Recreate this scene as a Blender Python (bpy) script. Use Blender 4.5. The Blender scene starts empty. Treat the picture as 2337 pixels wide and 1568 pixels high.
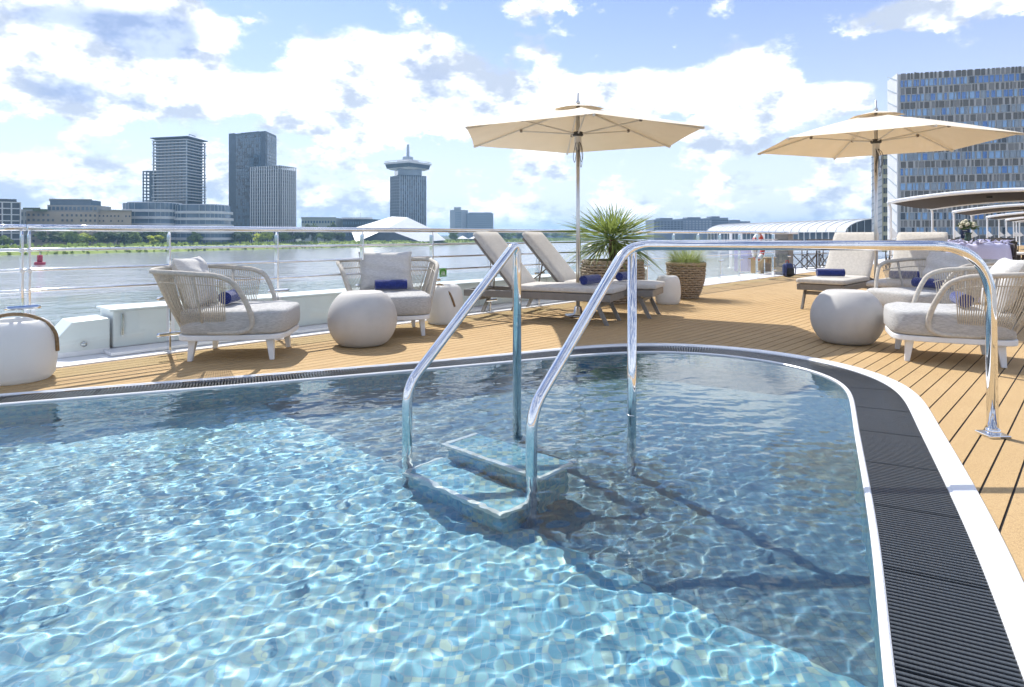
import bpy, bmesh, math, random
import numpy as np
from mathutils import Vector, Matrix
R = math.radians
sc = bpy.context.scene
col = sc.collection
random.seed(7)

# ------------------------------------------------------------------ camera
F, HOR, CX, H = 1450.0, 536.0, 1168.5, 1.04      # focal length, horizon row and centre column of a 2337 px wide frame; eye height
cam = bpy.data.cameras.new('camera'); cam_o = bpy.data.objects.new('camera', cam); col.objects.link(cam_o)
cam_o.location = (0, 0, H); cam_o.rotation_euler = (R(90), 0, 0)
cam.sensor_width = 36; cam.lens = 36*F/2337; cam.shift_y = -(784-HOR)/2337
cam.clip_start = 0.05; cam.clip_end = 20000
sc.camera = cam_o

# ------------------------------------------------------------------ sun, sky, exposure
SUN_EL, SUN_AZ = R(50), R(-31)                   # azimuth from +Y towards +X
sd = Vector((math.sin(SUN_AZ)*math.cos(SUN_EL), math.cos(SUN_AZ)*math.cos(SUN_EL), math.sin(SUN_EL)))
sun = bpy.data.lights.new('sun', 'SUN'); sun.energy = 4.4; sun.angle = R(0.53); sun.color = (1, .955, .88)
sun_o = bpy.data.objects.new('sun', sun); col.objects.link(sun_o)
sun_o.rotation_euler = sd.to_track_quat('Z', 'Y').to_euler(); sun_o.location = sd*60
sun.cycles.is_caustics_light = True
sc.view_settings.view_transform = 'Standard'; sc.view_settings.look = 'None'
sc.view_settings.gamma = 1; sc.view_settings.use_curve_mapping = False
sc.view_settings.exposure = 0.45
sc.cycles.use_adaptive_sampling = True; sc.cycles.adaptive_threshold = .03
sc.cycles.max_bounces = 8; sc.cycles.transparent_max_bounces = 12; sc.cycles.transmission_bounces = 8
sc.cycles.glossy_bounces = 5; sc.cycles.diffuse_bounces = 3
sc.cycles.caustics_reflective = False; sc.cycles.caustics_refractive = True; sc.cycles.blur_glossy = 0.3
sc.cycles.sample_clamp_indirect = 6

world = bpy.data.worlds.new('World'); sc.world = world; world.use_nodes = True
world.cycles.sampling_method = 'MANUAL'; world.cycles.sample_map_resolution = 512
class NT:
    """small helper to write node trees as expressions"""
    def __init__(s, tree): s.t = tree; s.n = tree.nodes; s.l = tree.links
    def new(s, typ, **kw):
        n = s.n.new(typ)
        for k, v in kw.items(): setattr(n, k, v)
        return n
    def put(s, sock, v):
        if hasattr(v, 'is_output'): s.l.new(v, sock)
        else: sock.default_value = v
    def m(s, op, a, b=0.0, c=None, clamp=False):
        n = s.new('ShaderNodeMath', operation=op); n.use_clamp = clamp
        s.put(n.inputs[0], a); s.put(n.inputs[1], b)
        if c is not None: s.put(n.inputs[2], c)
        return n.outputs[0]
    def vm(s, op, a, b=(0, 0, 0)):
        n = s.new('ShaderNodeVectorMath', operation=op); s.put(n.inputs[0], a); s.put(n.inputs[1], b); return n.outputs[0]
    def noise(s, vec, scale, detail=2, rough=.5, dist=0.0):
        n = s.new('ShaderNodeTexNoise'); s.put(n.inputs['Vector'], vec)
        n.inputs['Scale'].default_value = scale; n.inputs['Detail'].default_value = detail
        n.inputs['Roughness'].default_value = rough; n.inputs['Distortion'].default_value = dist
        return n.outputs[0]
    def mix(s, fac, a, b):
        n = s.new('ShaderNodeMix', data_type='RGBA'); s.put(n.inputs[0], fac); s.put(n.inputs[6], a); s.put(n.inputs[7], b); return n.outputs[2]
    def smooth(s, x, lo, hi):
        n = s.new('ShaderNodeMapRange', interpolation_type='SMOOTHSTEP'); s.put(n.inputs[0], x)
        n.inputs[1].default_value = lo; n.inputs[2].default_value = hi; return n.outputs[0]
    def ramp(s, x, stops):
        n = s.new('ShaderNodeValToRGB'); s.put(n.inputs[0], x); e = n.color_ramp.elements
        while len(e) < len(stops): e.new(.5)
        for k, (p, c) in enumerate(stops): e[k].position = p; e[k].color = (*c, 1)
        return n.outputs[0]
    def obj(s): return s.new('ShaderNodeTexCoord').outputs['Object']

def px_angles(x, y):
    k = (x-CX)/F; az = math.atan(k); return az, math.atan((HOR-y)/F*math.cos(az))
def build_sky():
    n = NT(world.node_tree); bg = world.node_tree.nodes['Background']
    sky = n.new('ShaderNodeTexSky'); sky.sky_type = 'NISHITA'; sky.sun_disc = False
    sky.sun_elevation = SUN_EL; sky.sun_rotation = SUN_AZ; sky.air_density = 1.0; sky.dust_density = .6; sky.ozone_density = 2.0
    d = n.vm('NORMALIZE', n.new('ShaderNodeTexCoord').outputs['Generated'])
    sep = n.new('ShaderNodeSeparateXYZ'); n.l.new(d, sep.inputs[0]); x, y, z = sep.outputs
    az = n.m('ARCTAN2', x, y); el = n.m('ARCSINE', z)
    q = n.vm('MULTIPLY', d, (1, 1, 1.7))
    big = n.noise(q, 3.2, 3, .55); fine = n.noise(q, 9.5, 8, .63); warp = n.noise(q, 7, 1, .5)
    wz = n.m('MULTIPLY', n.m('SUBTRACT', warp, .5), .10)
    az2 = n.m('ADD', az, wz); el2 = n.m('ADD', el, n.m('MULTIPLY', n.m('SUBTRACT', fine, .5), .05))
    # cumulus in the sky: centre and half extents as frame pixels turned into directions, weight
    blobs = [(275, 62, 215, 74, 1.0), (120, 30, 90, 30, .25), (390, 90, 95, 80, .42), (150, 195, 160, 48, .55), (330, 215, 150, 34, .36),
             (830, 130, 150, 55, .42), (990, 175, 130, 70, .40), (640, 215, 210, 42, .36), (900, 260, 330, 60, .36), (1240, 240, 260, 55, .36),
             (1690, 165, 95, 75, .46), (1740, 225, 110, 60, .30), (1480, 220, 150, 55, .38), (2170, 14, 230, 34, .42), (1262, 2, 52, 20, .36),
             (1950, 215, 70, 34, .34), (1660, 330, 90, 40, .20), (160, 395, 240, 34, .28)]
    s = None
    for bx, by, rx, ry, w in blobs:
        a0, e0 = px_angles(bx, by); ra = rx/F*math.cos(a0)**2; re = ry/F*math.cos(a0)
        u = n.m('DIVIDE', n.m('SUBTRACT', az2, a0), ra); v = n.m('DIVIDE', n.m('SUBTRACT', el2, e0), re)
        g = n.m('MULTIPLY', n.m('EXPONENT', n.m('MULTIPLY', n.m('ADD', n.m('MULTIPLY', u, u), n.m('MULTIPLY', v, v)), -1.0)), w)
        s = g if s is None else n.m('ADD', s, g)
    high = n.smooth(el, R(16), R(30))             # above these clouds an ordinary half clouded sky goes on
    back = n.smooth(n.m('ABSOLUTE', az), R(42), R(60))
    other = n.m('MULTIPLY', n.m('MAXIMUM', high, back), .15)
    hz = n.m('MULTIPLY', n.m('EXPONENT', n.m('MULTIPLY', n.m('MAXIMUM', el, 0.0), -11.0)), .34)
    D = n.m('ADD', n.m('ADD', n.m('MULTIPLY', n.m('SUBTRACT', big, .5), .55), n.m('MULTIPLY', n.m('SUBTRACT', fine, .5), 1.05)), n.m('ADD', n.m('ADD', s, hz), other))
    alpha = n.smooth(D, .11, .27)
    core = n.smooth(D, .46, 1.0)
    lump = n.noise(n.vm('ADD', q, (.012, -.007, .02)), 15, 4, .6)
    white = n.mix(n.smooth(n.m('ADD', lump, n.m('MULTIPLY', n.m('SUBTRACT', big, .5), .45)), .40, .66), (14.5, 14.5, 14.6, 1), (5.0, 5.7, 7.0, 1))
    cloud = n.mix(core, white, n.mix(n.smooth(lump, .38, .64), (5.6, 6.6, 8.6, 1), (3.1, 4.1, 6.5, 1)))
    veil = n.m('MULTIPLY', n.m('EXPONENT', n.m('MULTIPLY', n.m('MAXIMUM', el, 0.0), -4.4)), .97)
    tn = n.new('ShaderNodeMix', data_type='RGBA', blend_type='MULTIPLY'); tn.inputs[0].default_value = 1; n.l.new(sky.outputs[0], tn.inputs[6]); tn.inputs[7].default_value = (.62, .83, 1.24, 1); blue = tn.outputs[2]
    base = n.mix(veil, blue, (9.6, 9.9, 10.6, 1))
    n.l.new(n.mix(alpha, base, cloud), bg.inputs[0]); bg.inputs[1].default_value = .095
build_sky()

# ------------------------------------------------------------------ geometry helpers
class MB:
    def __init__(s): s.v = []; s.f = []
    def add(s, vs, fs):
        o = len(s.v); s.v += [tuple(p) for p in vs]; s.f += [tuple(i+o for i in f) for f in fs]; return s
    def box(s, c, d, M=None):
        hx, hy, hz = d[0]/2, d[1]/2, d[2]/2
        vs = [Vector((c[0]+a*hx, c[1]+b*hy, c[2]+e*hz)) for a in (-1, 1) for b in (-1, 1) for e in (-1, 1)]
        if M: vs = [M @ v for v in vs]
        return s.add(vs, [(0, 1, 3, 2), (4, 6, 7, 5), (0, 4, 5, 1), (2, 3, 7, 6), (0, 2, 6, 4), (1, 5, 7, 3)])
    def taper(s, p0, p1, d0, d1):
        """a bar of rectangular section d0 at p0 to d1 at p1 (section in x and y)"""
        vs = []
        for p, d in ((p0, d0), (p1, d1)):
            for a, b in ((-1, -1), (1, -1), (1, 1), (-1, 1)): vs.append((p[0]+a*d[0]/2, p[1]+b*d[1]/2, p[2]))
        return s.add(vs, [(3, 2, 1, 0), (4, 5, 6, 7), (0, 1, 5, 4), (1, 2, 6, 5), (2, 3, 7, 6), (3, 0, 4, 7)])
    def tube(s, pts, r, seg=8, closed=False, cap=True):
        pts = [Vector(p) for p in pts]; n = len(pts); rs = r if isinstance(r, (list, tuple)) else [r]*n
        up = None; rings = []
        for i, p in enumerate(pts):
            a = pts[i-1] if (i or closed) else p; b = pts[(i+1) % n] if (i < n-1 or closed) else p
            t = (b-a).normalized()
            if up is None: up = Vector((0, 0, 1)) if abs(t.z) < .9 else Vector((1, 0, 0))
            sd_ = t.cross(up)
            if sd_.length < 1e-4: sd_ = t.cross(Vector((.3, 1, .2)))
            sd_.normalize(); up = sd_.cross(t).normalized()
            rings.append([p+(sd_*math.cos(q)+up*math.sin(q))*rs[i] for q in (2*math.pi*k/seg for k in range(seg))])
        vs = [v for rg in rings for v in rg]; fs = []
        for i in range(n if closed else n-1):
            j = (i+1) % n
            for k in range(seg):
                k2 = (k+1) % seg; fs.append((i*seg+k, i*seg+k2, j*seg+k2, j*seg+k))
        if cap and not closed: fs += [tuple(range(seg))[::-1], tuple((n-1)*seg+k for k in range(seg))]
        return s.add(vs, fs)
    def lathe(s, prof, seg=32, c=(0, 0, 0), cap=True):
        vs = []; fs = []
        for r, z in prof:
            for k in range(seg): a = 2*math.pi*k/seg; vs.append((c[0]+r*math.cos(a), c[1]+r*math.sin(a), c[2]+z))
        for i in range(len(prof)-1):
            for k in range(seg): k2 = (k+1) % seg; fs.append((i*seg+k, i*seg+k2, (i+1)*seg+k2, (i+1)*seg+k))
        if cap: fs += [tuple(range(seg))[::-1], tuple((len(prof)-1)*seg+k for k in range(seg))]
        return s.add(vs, fs)
    def prism(s, poly, z0, z1):
        n = len(poly); vs = [(p[0], p[1], z0) for p in poly]+[(p[0], p[1], z1) for p in poly]
        return s.add(vs, [tuple(range(n))[::-1], tuple(range(n, 2*n))]+[(i, (i+1) % n, n+(i+1) % n, n+i) for i in range(n)])
    def cushion(s, c, d, n=10, e=.32, M=None, puff=0.0):
        """rounded box: superellipsoid-like pad"""
        bm = bmesh.new(); bmesh.ops.create_cube(bm, size=2); bmesh.ops.subdivide_edges(bm, edges=bm.edges, cuts=n, use_grid_fill=True)
        vs = []
        for v in bm.verts:
            p = v.co.copy(); q = []
            m = max(abs(p.x), abs(p.y), abs(p.z)); 
            for a, dd in zip(p, d): q.append(a)
            rad = e*min(d)
            inner = Vector([max(-(dd/2-rad), min(dd/2-rad, a*dd/2)) for a, dd in zip(p, d)])
            full = Vector([a*dd/2 for a, dd in zip(p, d)]); dv = full-inner
            if dv.length > 1e-6: full = inner+dv.normalized()*rad
            if puff: full.z += puff*(1-p.x*p.x)*(1-p.y*p.y)*(1 if p.z > 0 else 0 if p.z == 0 else -.3)
            full += Vector(c); vs.append(M @ full if M else full)
        bm.verts.index_update(); fs = [tuple(v.index for v in f.verts) for f in bm.faces]; bm.free()
        return s.add(vs, fs)
    def mesh(s, name):
        me = bpy.data.meshes.new(name); me.from_pydata(s.v, [], s.f); me.update(); return me
    def build(s, name, m, parent=None, smooth=False, bevel=0, seg=2, kind=None, label=None):
        me = s.mesh(name); me.materials.append(m)
        if smooth: me.polygons.foreach_set('use_smooth', [True]*len(me.polygons))
        return place(name, me, parent, bevel, seg, kind, label, smooth)
def place(name, me, parent=None, bevel=0, seg=2, kind=None, label=None, smooth=False):
    o = bpy.data.objects.new(name, me); col.objects.link(o)
    if parent: o.parent = parent
    if bevel:
        b = o.modifiers.new('bevel', 'BEVEL'); b.width = bevel; b.segments = seg; b.limit_method = 'ANGLE'; b.angle_limit = R(40)
    if kind: o['kind'] = kind
    if label: o['label'] = label
    return o
def tag(o, label, cat, group=None):
    o['label'] = label; o['category'] = cat
    if group: o['group'] = group
    return o
def thing(name, label, cat, loc=(0, 0, 0), rz=0, group=None):
    o = bpy.data.objects.new(name, None); col.objects.link(o); o.location = loc; o.rotation_euler = (0, 0, rz); o.empty_display_size = .1
    return tag(o, label, cat, group)
def dup(root, loc, rz, label):
    def cp(o, par):
        c = o.copy(); col.objects.link(c); c.parent = par
        for ch in kids[o.name]: cp(ch, c)
        return c
    kids = {}
    def walk(o):
        kids[o.name] = list(o.children)
        for ch in o.children: walk(ch)
    walk(root); r = cp(root, None); r.location = loc; r.rotation_euler = (0, 0, rz); r['label'] = label
    return r
def catmull(P, n=8, closed=False):
    P = [Vector(p) for p in P]; out = []; N = len(P)
    for i in range(N if closed else N-1):
        g = lambda j: P[j % N] if closed else P[max(0, min(N-1, j))]
        a, b, c, d = g(i-1), g(i), g(i+1), g(i+2)
        for k in range(n):
            t = k/n; out.append(.5*((2*b)+(-a+c)*t+(2*a-5*b+4*c-d)*t*t+(-a+3*b-3*c+d)*t*t*t))
    if not closed: out.append(P[-1])
    return out
def gnd(x, y, z=0.0):
    """frame pixel of a point known to lie at height z"""
    Y = F*(H-z)/(y-HOR); return Vector(((x-CX)*Y/F, Y, z))
def at(x, y, Y):
    """frame pixel at depth Y"""
    return Vector(((x-CX)*Y/F, Y, H-(y-HOR)*Y/F))
U = Vector((.682, .731, 0)).normalized(); V = Vector((-U.y, U.x, 0))      # along the ship, and outboard to the left
def sh(u, v, z=0.0): p = U*u+V*v; return Vector((p.x, p.y, z))
SA = math.atan2(U.y, U.x)

# ------------------------------------------------------------------ materials
def mat(name, c, rough=.5, metal=0.0, var=0.0, vscale=8, bump=0.0, bscale=60, spec=.5, c2=None, trans=0.0, sheen=0.0, stretch=(1, 1, 1), tcol=None, detail=4):
    m = bpy.data.materials.new(name); m.use_nodes = True; n = NT(m.node_tree); p = n.n['Principled BSDF']
    p.inputs['Base Color'].default_value = (*c, 1); p.inputs['Roughness'].default_value = rough; p.inputs['Metallic'].default_value = metal
    p.inputs['Specular IOR Level'].default_value = spec
    if sheen: p.inputs['Sheen Weight'].default_value = sheen
    if var or bump:
        vec = n.vm('MULTIPLY', n.obj(), stretch)
        if var:
            f = n.noise(vec, vscale, detail, .6); b = c2 or tuple(max(0, a*(1-var)) for a in c); t = c if c2 else tuple(min(1, a*(1+var*.6)) for a in c)
            n.l.new(n.mix(n.smooth(f, .3, .7), (*b, 1), (*t, 1)), p.inputs['Base Color'])
        if bump:
            bn = n.new('ShaderNodeBump'); bn.inputs['Strength'].default_value = bump; bn.inputs['Distance'].default_value = .01
            n.l.new(n.noise(vec, bscale, 3, .6), bn.inputs['Height']); n.l.new(bn.outputs[0], p.inputs['Normal'])
    if trans:
        tr = n.new('ShaderNodeBsdfTranslucent'); tr.inputs[0].default_value = (*(tcol or c), 1); mx = n.new('ShaderNodeMixShader'); mx.inputs[0].default_value = trans
        out = n.n['Material Output']; n.l.new(p.outputs[0], mx.inputs[1]); n.l.new(tr.outputs[0], mx.inputs[2]); n.l.new(mx.outputs[0], out.inputs[0])
    return m
def glass_mat(name, tint=(.93, .97, .96), rough=0.0, fac=None):
    m = bpy.data.materials.new(name); m.use_nodes = True; n = NT(m.node_tree); n.n.clear()
    out = n.new('ShaderNodeOutputMaterial'); tr = n.new('ShaderNodeBsdfTransparent'); tr.inputs[0].default_value = (*tint, 1)
    gl = n.new('ShaderNodeBsdfGlossy'); gl.inputs['Roughness'].default_value = rough; ge = n.new('ShaderNodeNewGeometry'); dt = n.new('ShaderNodeVectorMath', operation='DOT_PRODUCT'); n.l.new(ge.outputs['Normal'], dt.inputs[0]); n.l.new(ge.outputs['Incoming'], dt.inputs[1])
    fr = n.m('ADD', .04, n.m('MULTIPLY', n.m('POWER', n.m('SUBTRACT', 1.0, n.m('ABSOLUTE', dt.outputs['Value'])), 5.0), .96))
    mx = n.new('ShaderNodeMixShader'); n.l.new(fr, mx.inputs[0]); n.l.new(tr.outputs[0], mx.inputs[1]); n.l.new(gl.outputs[0], mx.inputs[2]); n.l.new(mx.outputs[0], out.inputs[0])
    return m
M = {}
M['chrome'] = mat('polished_steel', (.82, .83, .84), .07, 1.0, .05, 20)
M['steel'] = mat('brushed_steel', (.66, .67, .68), .22, 1.0, .08, 30)
M['white'] = mat('white_paint', (.88, .885, .89), .35, 0, .04, 3)
M['ivory'] = mat('white_powder_coat', (.78, .78, .77), .45, 0, .05, 9)
M['rim'] = mat('white_gelcoat', (.82, .83, .84), .25, 0, .05, 6, .05, 30)
M['bar'] = mat('grate_plastic', (.048, .055, .060), .26, 0, .25, 40, .04, 200, .5)
M['black'] = mat('black_trough', (.010, .011, .012), .6)
M['taupe'] = mat('taupe_paint', (.215, .20, .18), .45, 0, .08, 12)
M['lfab'] = mat('stone_fabric', (.60, .58, .54), .9, 0, .10, 30, .35, 500, .2, sheen=.2)
M['cfab'] = mat('grey_weave', (.50, .495, .48), .92, 0, .22, 90, .4, 420, .2, sheen=.2, stretch=(.35, .35, 2.2))
M['pfab'] = mat('pale_cushion_weave', (.66, .645, .615), .92, 0, .14, 90, .4, 420, .2, sheen=.2, stretch=(.35, .35, 2.2))
M['rope'] = mat('beige_rope', (.60, .54, .44), .85, 0, .18, 60, .4, 700, .2)
M['tubewrap'] = mat('rope_wrapped_tube', (.60, .56, .49), .8, 0, .12, 40, .5, 500, .2)
M['towel'] = mat('blue_towel', (.022, .038, .20), .95, 0, .25, 50, .6, 450, .1, sheen=.5)
M['pot'] = mat('fibre_cement', (.53, .51, .48), .7, 0, .07, 5, .12, 120)
M['lantern'] = mat('white_lantern_shell', (.88, .88, .87), .4, 0, .02, 5, trans=.35)
M['handle'] = mat('tan_rope_handle', (.30, .20, .105), .85, 0, .3, 40, .5, 500)
M['cream'] = mat('cream_canopy', (.83, .755, .62), .85, 0, .03, 4, .15, 300, .2, trans=.10, tcol=(.86, .62, .34))
M['alu'] = mat('satin_aluminium', (.62, .62, .61), .3, .9, .04, 10)
M['rib'] = mat('cream_rib_paint', (.74, .69, .60), .5, .1, .05, 10)
M['jb'] = mat('joint_bronze', (.22, .18, .14), .5)
M['dark'] = mat('dark_plastic', (.05, .047, .042), .5)
M['cord'] = mat('dark_cord', (.06, .05, .04), .8)
M['wicker'] = mat('wicker', (.52, .42, .31), .7, 0, .4, 40, .5, 120, c2=(.28, .21, .14))
M['soil'] = mat('soil', (.04, .03, .022), .95, 0, .3, 40, .6, 90)
M['palm'] = mat('palm_leaf', (.27, .34, .09), .38, 0, .35, 3, spec=.6, trans=.4, c2=(.12, .19, .04))
M['trunk'] = mat('fibrous_trunk', (.16, .11, .07), .9, 0, .4, 30, .8, 60)
M['grass'] = mat('fine_grass', (.34, .40, .14), .5, 0, .4, 5, trans=.4, c2=(.17, .24, .06))
M['lavender'] = mat('lilac_cloth', (.72, .71, .90), .85, 0, .06, 3, trans=.25)
M['awning'] = mat('brown_awning', (.045, .030, .019), .85, 0, .15, 3)
M['red'] = mat('red_paint', (.50, .035, .025), .45, 0, .12, 3)
M['buoyred'] = mat('buoy_red', (.42, .015, .05), .5, 0, .2, 1)
M['green'] = mat('sign_green', (.10, .36, .05), .4)
M['signwhite'] = mat('sign_white', (.82, .82, .80), .4)
M['navy'] = mat('navy_board', (.015, .03, .12), .4, 0, .1, 3)
M['greypost'] = mat('grey_pillar', (.23, .225, .215), .55, 0, .12, 5)
M['wood'] = mat('light_wood', (.42, .29, .16), .6, 0, .3, 12, stretch=(1, 8, 8))
M['glass'] = glass_mat('rail_glass')

def deck_mat():
    m = bpy.data.materials.new('cork_deck'); m.use_nodes = True; n = NT(m.node_tree); p = n.n['Principled BSDF']
    geo = n.new('ShaderNodeNewGeometry').outputs['Position']; rnd = n.new('ShaderNodeObjectInfo').outputs['Random']
    f = n.noise(geo, 260, 3, .7); g = n.noise(geo, 2.2, 5, .6); h = n.noise(geo, 75, 4, .7)
    c = n.mix(n.smooth(f, .34, .66), (.33, .21, .095, 1), (.63, .45, .235, 1))
    c = n.mix(n.m('MULTIPLY', n.smooth(g, .35, .75), .34), c, (.60, .43, .235, 1))
    c = n.mix(n.m('MULTIPLY', n.smooth(h, .46, .66), .50), c, (.31, .195, .09, 1))
    c = n.mix(n.m('MULTIPLY', rnd, .30), c, (.42, .28, .13, 1))
    n.l.new(c, p.inputs['Base Color']); p.inputs['Roughness'].default_value = .85; p.inputs['Specular IOR Level'].default_value = .25
    b = n.new('ShaderNodeBump'); b.inputs['Strength'].default_value = .6; b.inputs['Distance'].default_value = .003
    n.l.new(f, b.inputs['Height']); n.l.new(b.outputs[0], p.inputs['Normal']); return m
M['deck'] = deck_mat()
M['caulk'] = mat('black_caulking', (.012, .011, .010), .8, 0, .3, 200)
def tile_mat(name='blue_mosaic', k_=1.0):
    m = bpy.data.materials.new(name); m.use_nodes = True; n = NT(m.node_tree); p = n.n['Principled BSDF']
    g = n.new('ShaderNodeNewGeometry'); pos = g.outputs['Position']
    sep = n.new('ShaderNodeSeparateXYZ'); n.l.new(pos, sep.inputs[0]); S = 1/.025
    cells = [n.m('FLOOR', n.m('MULTIPLY', o, S)) for o in sep.outputs]; fr = [n.m('ABSOLUTE', n.m('SUBTRACT', n.m('FRACT', n.m('MULTIPLY', o, S)), .5)) for o in sep.outputs[:2]]
    cb = n.new('ShaderNodeCombineXYZ')
    for i in range(3): n.l.new(cells[i], cb.inputs[i])
    w = n.new('ShaderNodeTexWhiteNoise'); w.noise_dimensions = '3D'; n.l.new(cb.outputs[0], w.inputs[0])
    c = n.ramp(w.outputs[0], [(0, (.08, .27, .41)), (.25, (.12, .36, .48)), (.5, (.18, .43, .52)), (.72, (.26, .50, .54)), (.86, (.43, .56, .46)), (1, (.12, .36, .54))])
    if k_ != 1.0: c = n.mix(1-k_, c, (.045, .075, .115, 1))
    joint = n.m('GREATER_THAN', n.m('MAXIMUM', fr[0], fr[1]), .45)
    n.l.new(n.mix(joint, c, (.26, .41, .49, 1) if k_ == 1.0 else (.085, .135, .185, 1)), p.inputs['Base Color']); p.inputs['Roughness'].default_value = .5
    return m
M['tile'] = tile_mat(); M['tile_shade'] = tile_mat('shade_toned_mosaic', .30)  # second one: same mosaic with shade mixed into its colour
def water_mat():
    m = bpy.data.materials.new('pool_water'); m.use_nodes = True; n = NT(m.node_tree); n.n.clear()
    o = n.new('ShaderNodeOutputMaterial'); g = n.new('ShaderNodeBsdfGlass'); g.inputs['IOR'].default_value = 1.33; g.inputs['Roughness'].default_value = 0
    g.inputs[0].default_value = (.93, .985, 1, 1); n.l.new(g.outputs[0], o.inputs[0]); return m
M['water'] = water_mat()
def river_mat():
    m = bpy.data.materials.new('river_water'); m.use_nodes = True; n = NT(m.node_tree); p = n.n['Principled BSDF']
    p.inputs['Base Color'].default_value = (.28, .30, .32, 1); p.inputs['Roughness'].default_value = .16; p.inputs['IOR'].default_value = 1.33; p.inputs['Specular IOR Level'].default_value = .6  # base colour lightened to stand in for reflected sky brightness
    pos = n.new('ShaderNodeNewGeometry').outputs['Position']
    h = n.m('ADD', n.noise(n.vm('MULTIPLY', pos, (1, .7, 1)), .45, 3, .6), n.m('MULTIPLY', n.noise(pos, .09, 3, .55), 2.0))
    b = n.new('ShaderNodeBump'); b.inputs['Strength'].default_value = 1.0; b.inputs['Distance'].default_value = .42
    n.l.new(h, b.inputs['Height']); n.l.new(b.outputs[0], p.inputs['Normal']); return m
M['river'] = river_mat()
# ==== SETTING ====
# ------------------------------------------------------------------ pool outline (inner lip), metres on the deck
CTRL = [(-4.6, 3.28), (-3.165, 3.90), (-2.376, 4.215), (-1.533, 4.56), (-.904, 4.83), (.0126, 5.236), (.45, 5.45), (1.117, 5.69), (1.60, 5.65),
        (1.98, 5.43), (2.26, 5.08), (2.36, 4.72), (2.32, 4.40), (2.19, 4.12), (1.906, 3.557), (1.552, 2.829), (1.318, 2.349), (1.112, 1.943), (.854, 1.461),
        (.4, .55), (-.05, -.35), (-.6, -1.3), (-1.5, -1.9), (-3, -1.4), (-4.6, -.2), (-5.5, 1.2), (-5.45, 2.6)]
def outline():
    P = np.array([(p.x, p.y) for p in catmull([(a, b, 0) for a, b in CTRL], 24, True)])
    for _ in range(2):
        d = np.r_[0, np.cumsum(np.hypot(*(np.roll(P, -1, 0)-P).T))]; n = int(d[-1]/.02)
        Q = np.vstack([P, P[:1]]); s = np.linspace(0, d[-1], n, endpoint=False)
        P = np.c_[np.interp(s, d, Q[:, 0]), np.interp(s, d, Q[:, 1])]
        for _ in range(220): P = .5*P+.25*(np.roll(P, 1, 0)+np.roll(P, -1, 0))
    return P
PO = outline(); NP_ = len(PO)
tan = np.roll(PO, -1, 0)-np.roll(PO, 1, 0); tan /= np.hypot(*tan.T)[:, None]; NRM = np.c_[-tan[:, 1], tan[:, 0]]   # points run clockwise seen from above: this normal points out
if np.sum((PO+NRM*.1-PO.mean(0))**2) < np.sum((PO-PO.mean(0))**2): NRM = -NRM
tt = np.clip((PO[:, 0]+.6)/2.4, 0, 1); tt = tt*tt*(3-2*tt); tt = np.where(PO[:, 1] < .5, 1, tt)
LIP = .026; GW = .215+.070*tt; RW = .030+.075*tt
def off(d): return PO+NRM*(np.asarray(d)*np.ones(NP_))[:, None]
def band(d0, d1, z0, z1, mb=None):
    """closed ribbon between two offsets of the outline"""
    mb = mb or MB(); a, b = off(d0), off(d1)
    vs = [(p[0], p[1], z0) for p in a]+[(p[0], p[1], z1) for p in b]
    return mb.add(vs, [(i, (i+1) % NP_, NP_+(i+1) % NP_, NP_+i) for i in range(NP_)])
def section(prof):
    """closed profile (offset, z) swept round the outline"""
    mb = MB()
    k = len(prof); vs = [tuple(p)+(z,) for d, z in prof for p in off(d)]
    return mb.add(vs, [(a*NP_+i, a*NP_+(i+1) % NP_, ((a+1) % k)*NP_+(i+1) % NP_, ((a+1) % k)*NP_+i) for a in range(k) for i in range(NP_)])
DEPTH = -.52; WL = -.010
SPLIT_U = 2.04                                                      # beyond this line shade is put into the mosaic colour, so reflections read
basin = MB(); band(0, 0, -.05, DEPTH, basin)
uu = PO @ np.array([U.x, U.y])
def run(mask):
    k = np.where(mask)[0]; b_ = np.where(np.diff(k) > 1)[0]; return np.r_[k[b_[0]+1:], k[:b_[0]+1]] if len(b_) else k
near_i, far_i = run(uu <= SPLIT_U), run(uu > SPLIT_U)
basin.add([(*PO[i], DEPTH) for i in near_i]+[(*PO[far_i[0]], DEPTH), (*PO[far_i[-1]], DEPTH)][::1 if near_i[-1] in (far_i[0]-1, far_i[0]-1+NP_) else -1], [tuple(range(len(near_i)+2))])
pool = basin.build('pool_basin', M['tile'], kind='structure'); pool.cycles.is_caustics_receiver = True
fo = MB().add([(*PO[i], DEPTH) for i in far_i], [tuple(range(len(far_i)))]).build('shade_toned_floor', M['tile_shade'], pool); fo.cycles.is_caustics_receiver = True
lip = section([(0, -.055), (0, -.004), (.006, .001), (LIP-.006, .001), (LIP, -.004), (LIP, -.09), (.004, -.09)])
lipo = lip.build('pool_lip', M['rim'], pool); lipo.cycles.is_caustics_receiver = True
G0 = LIP; G1 = LIP+GW; R1 = G1+RW
coping = section([(G1, -.09), (G1, .002), (G1+.010, .003), (G1+.014, .008), (R1-.004, .009), (R1, .006), (R1, -.09)])
coping.build('pool_coping', M['rim'], pool)
trough = MB(); band(G0-.002, G1+.002, -.085, -.085, trough); trough.build('gutter', M['black'], pool)

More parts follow.
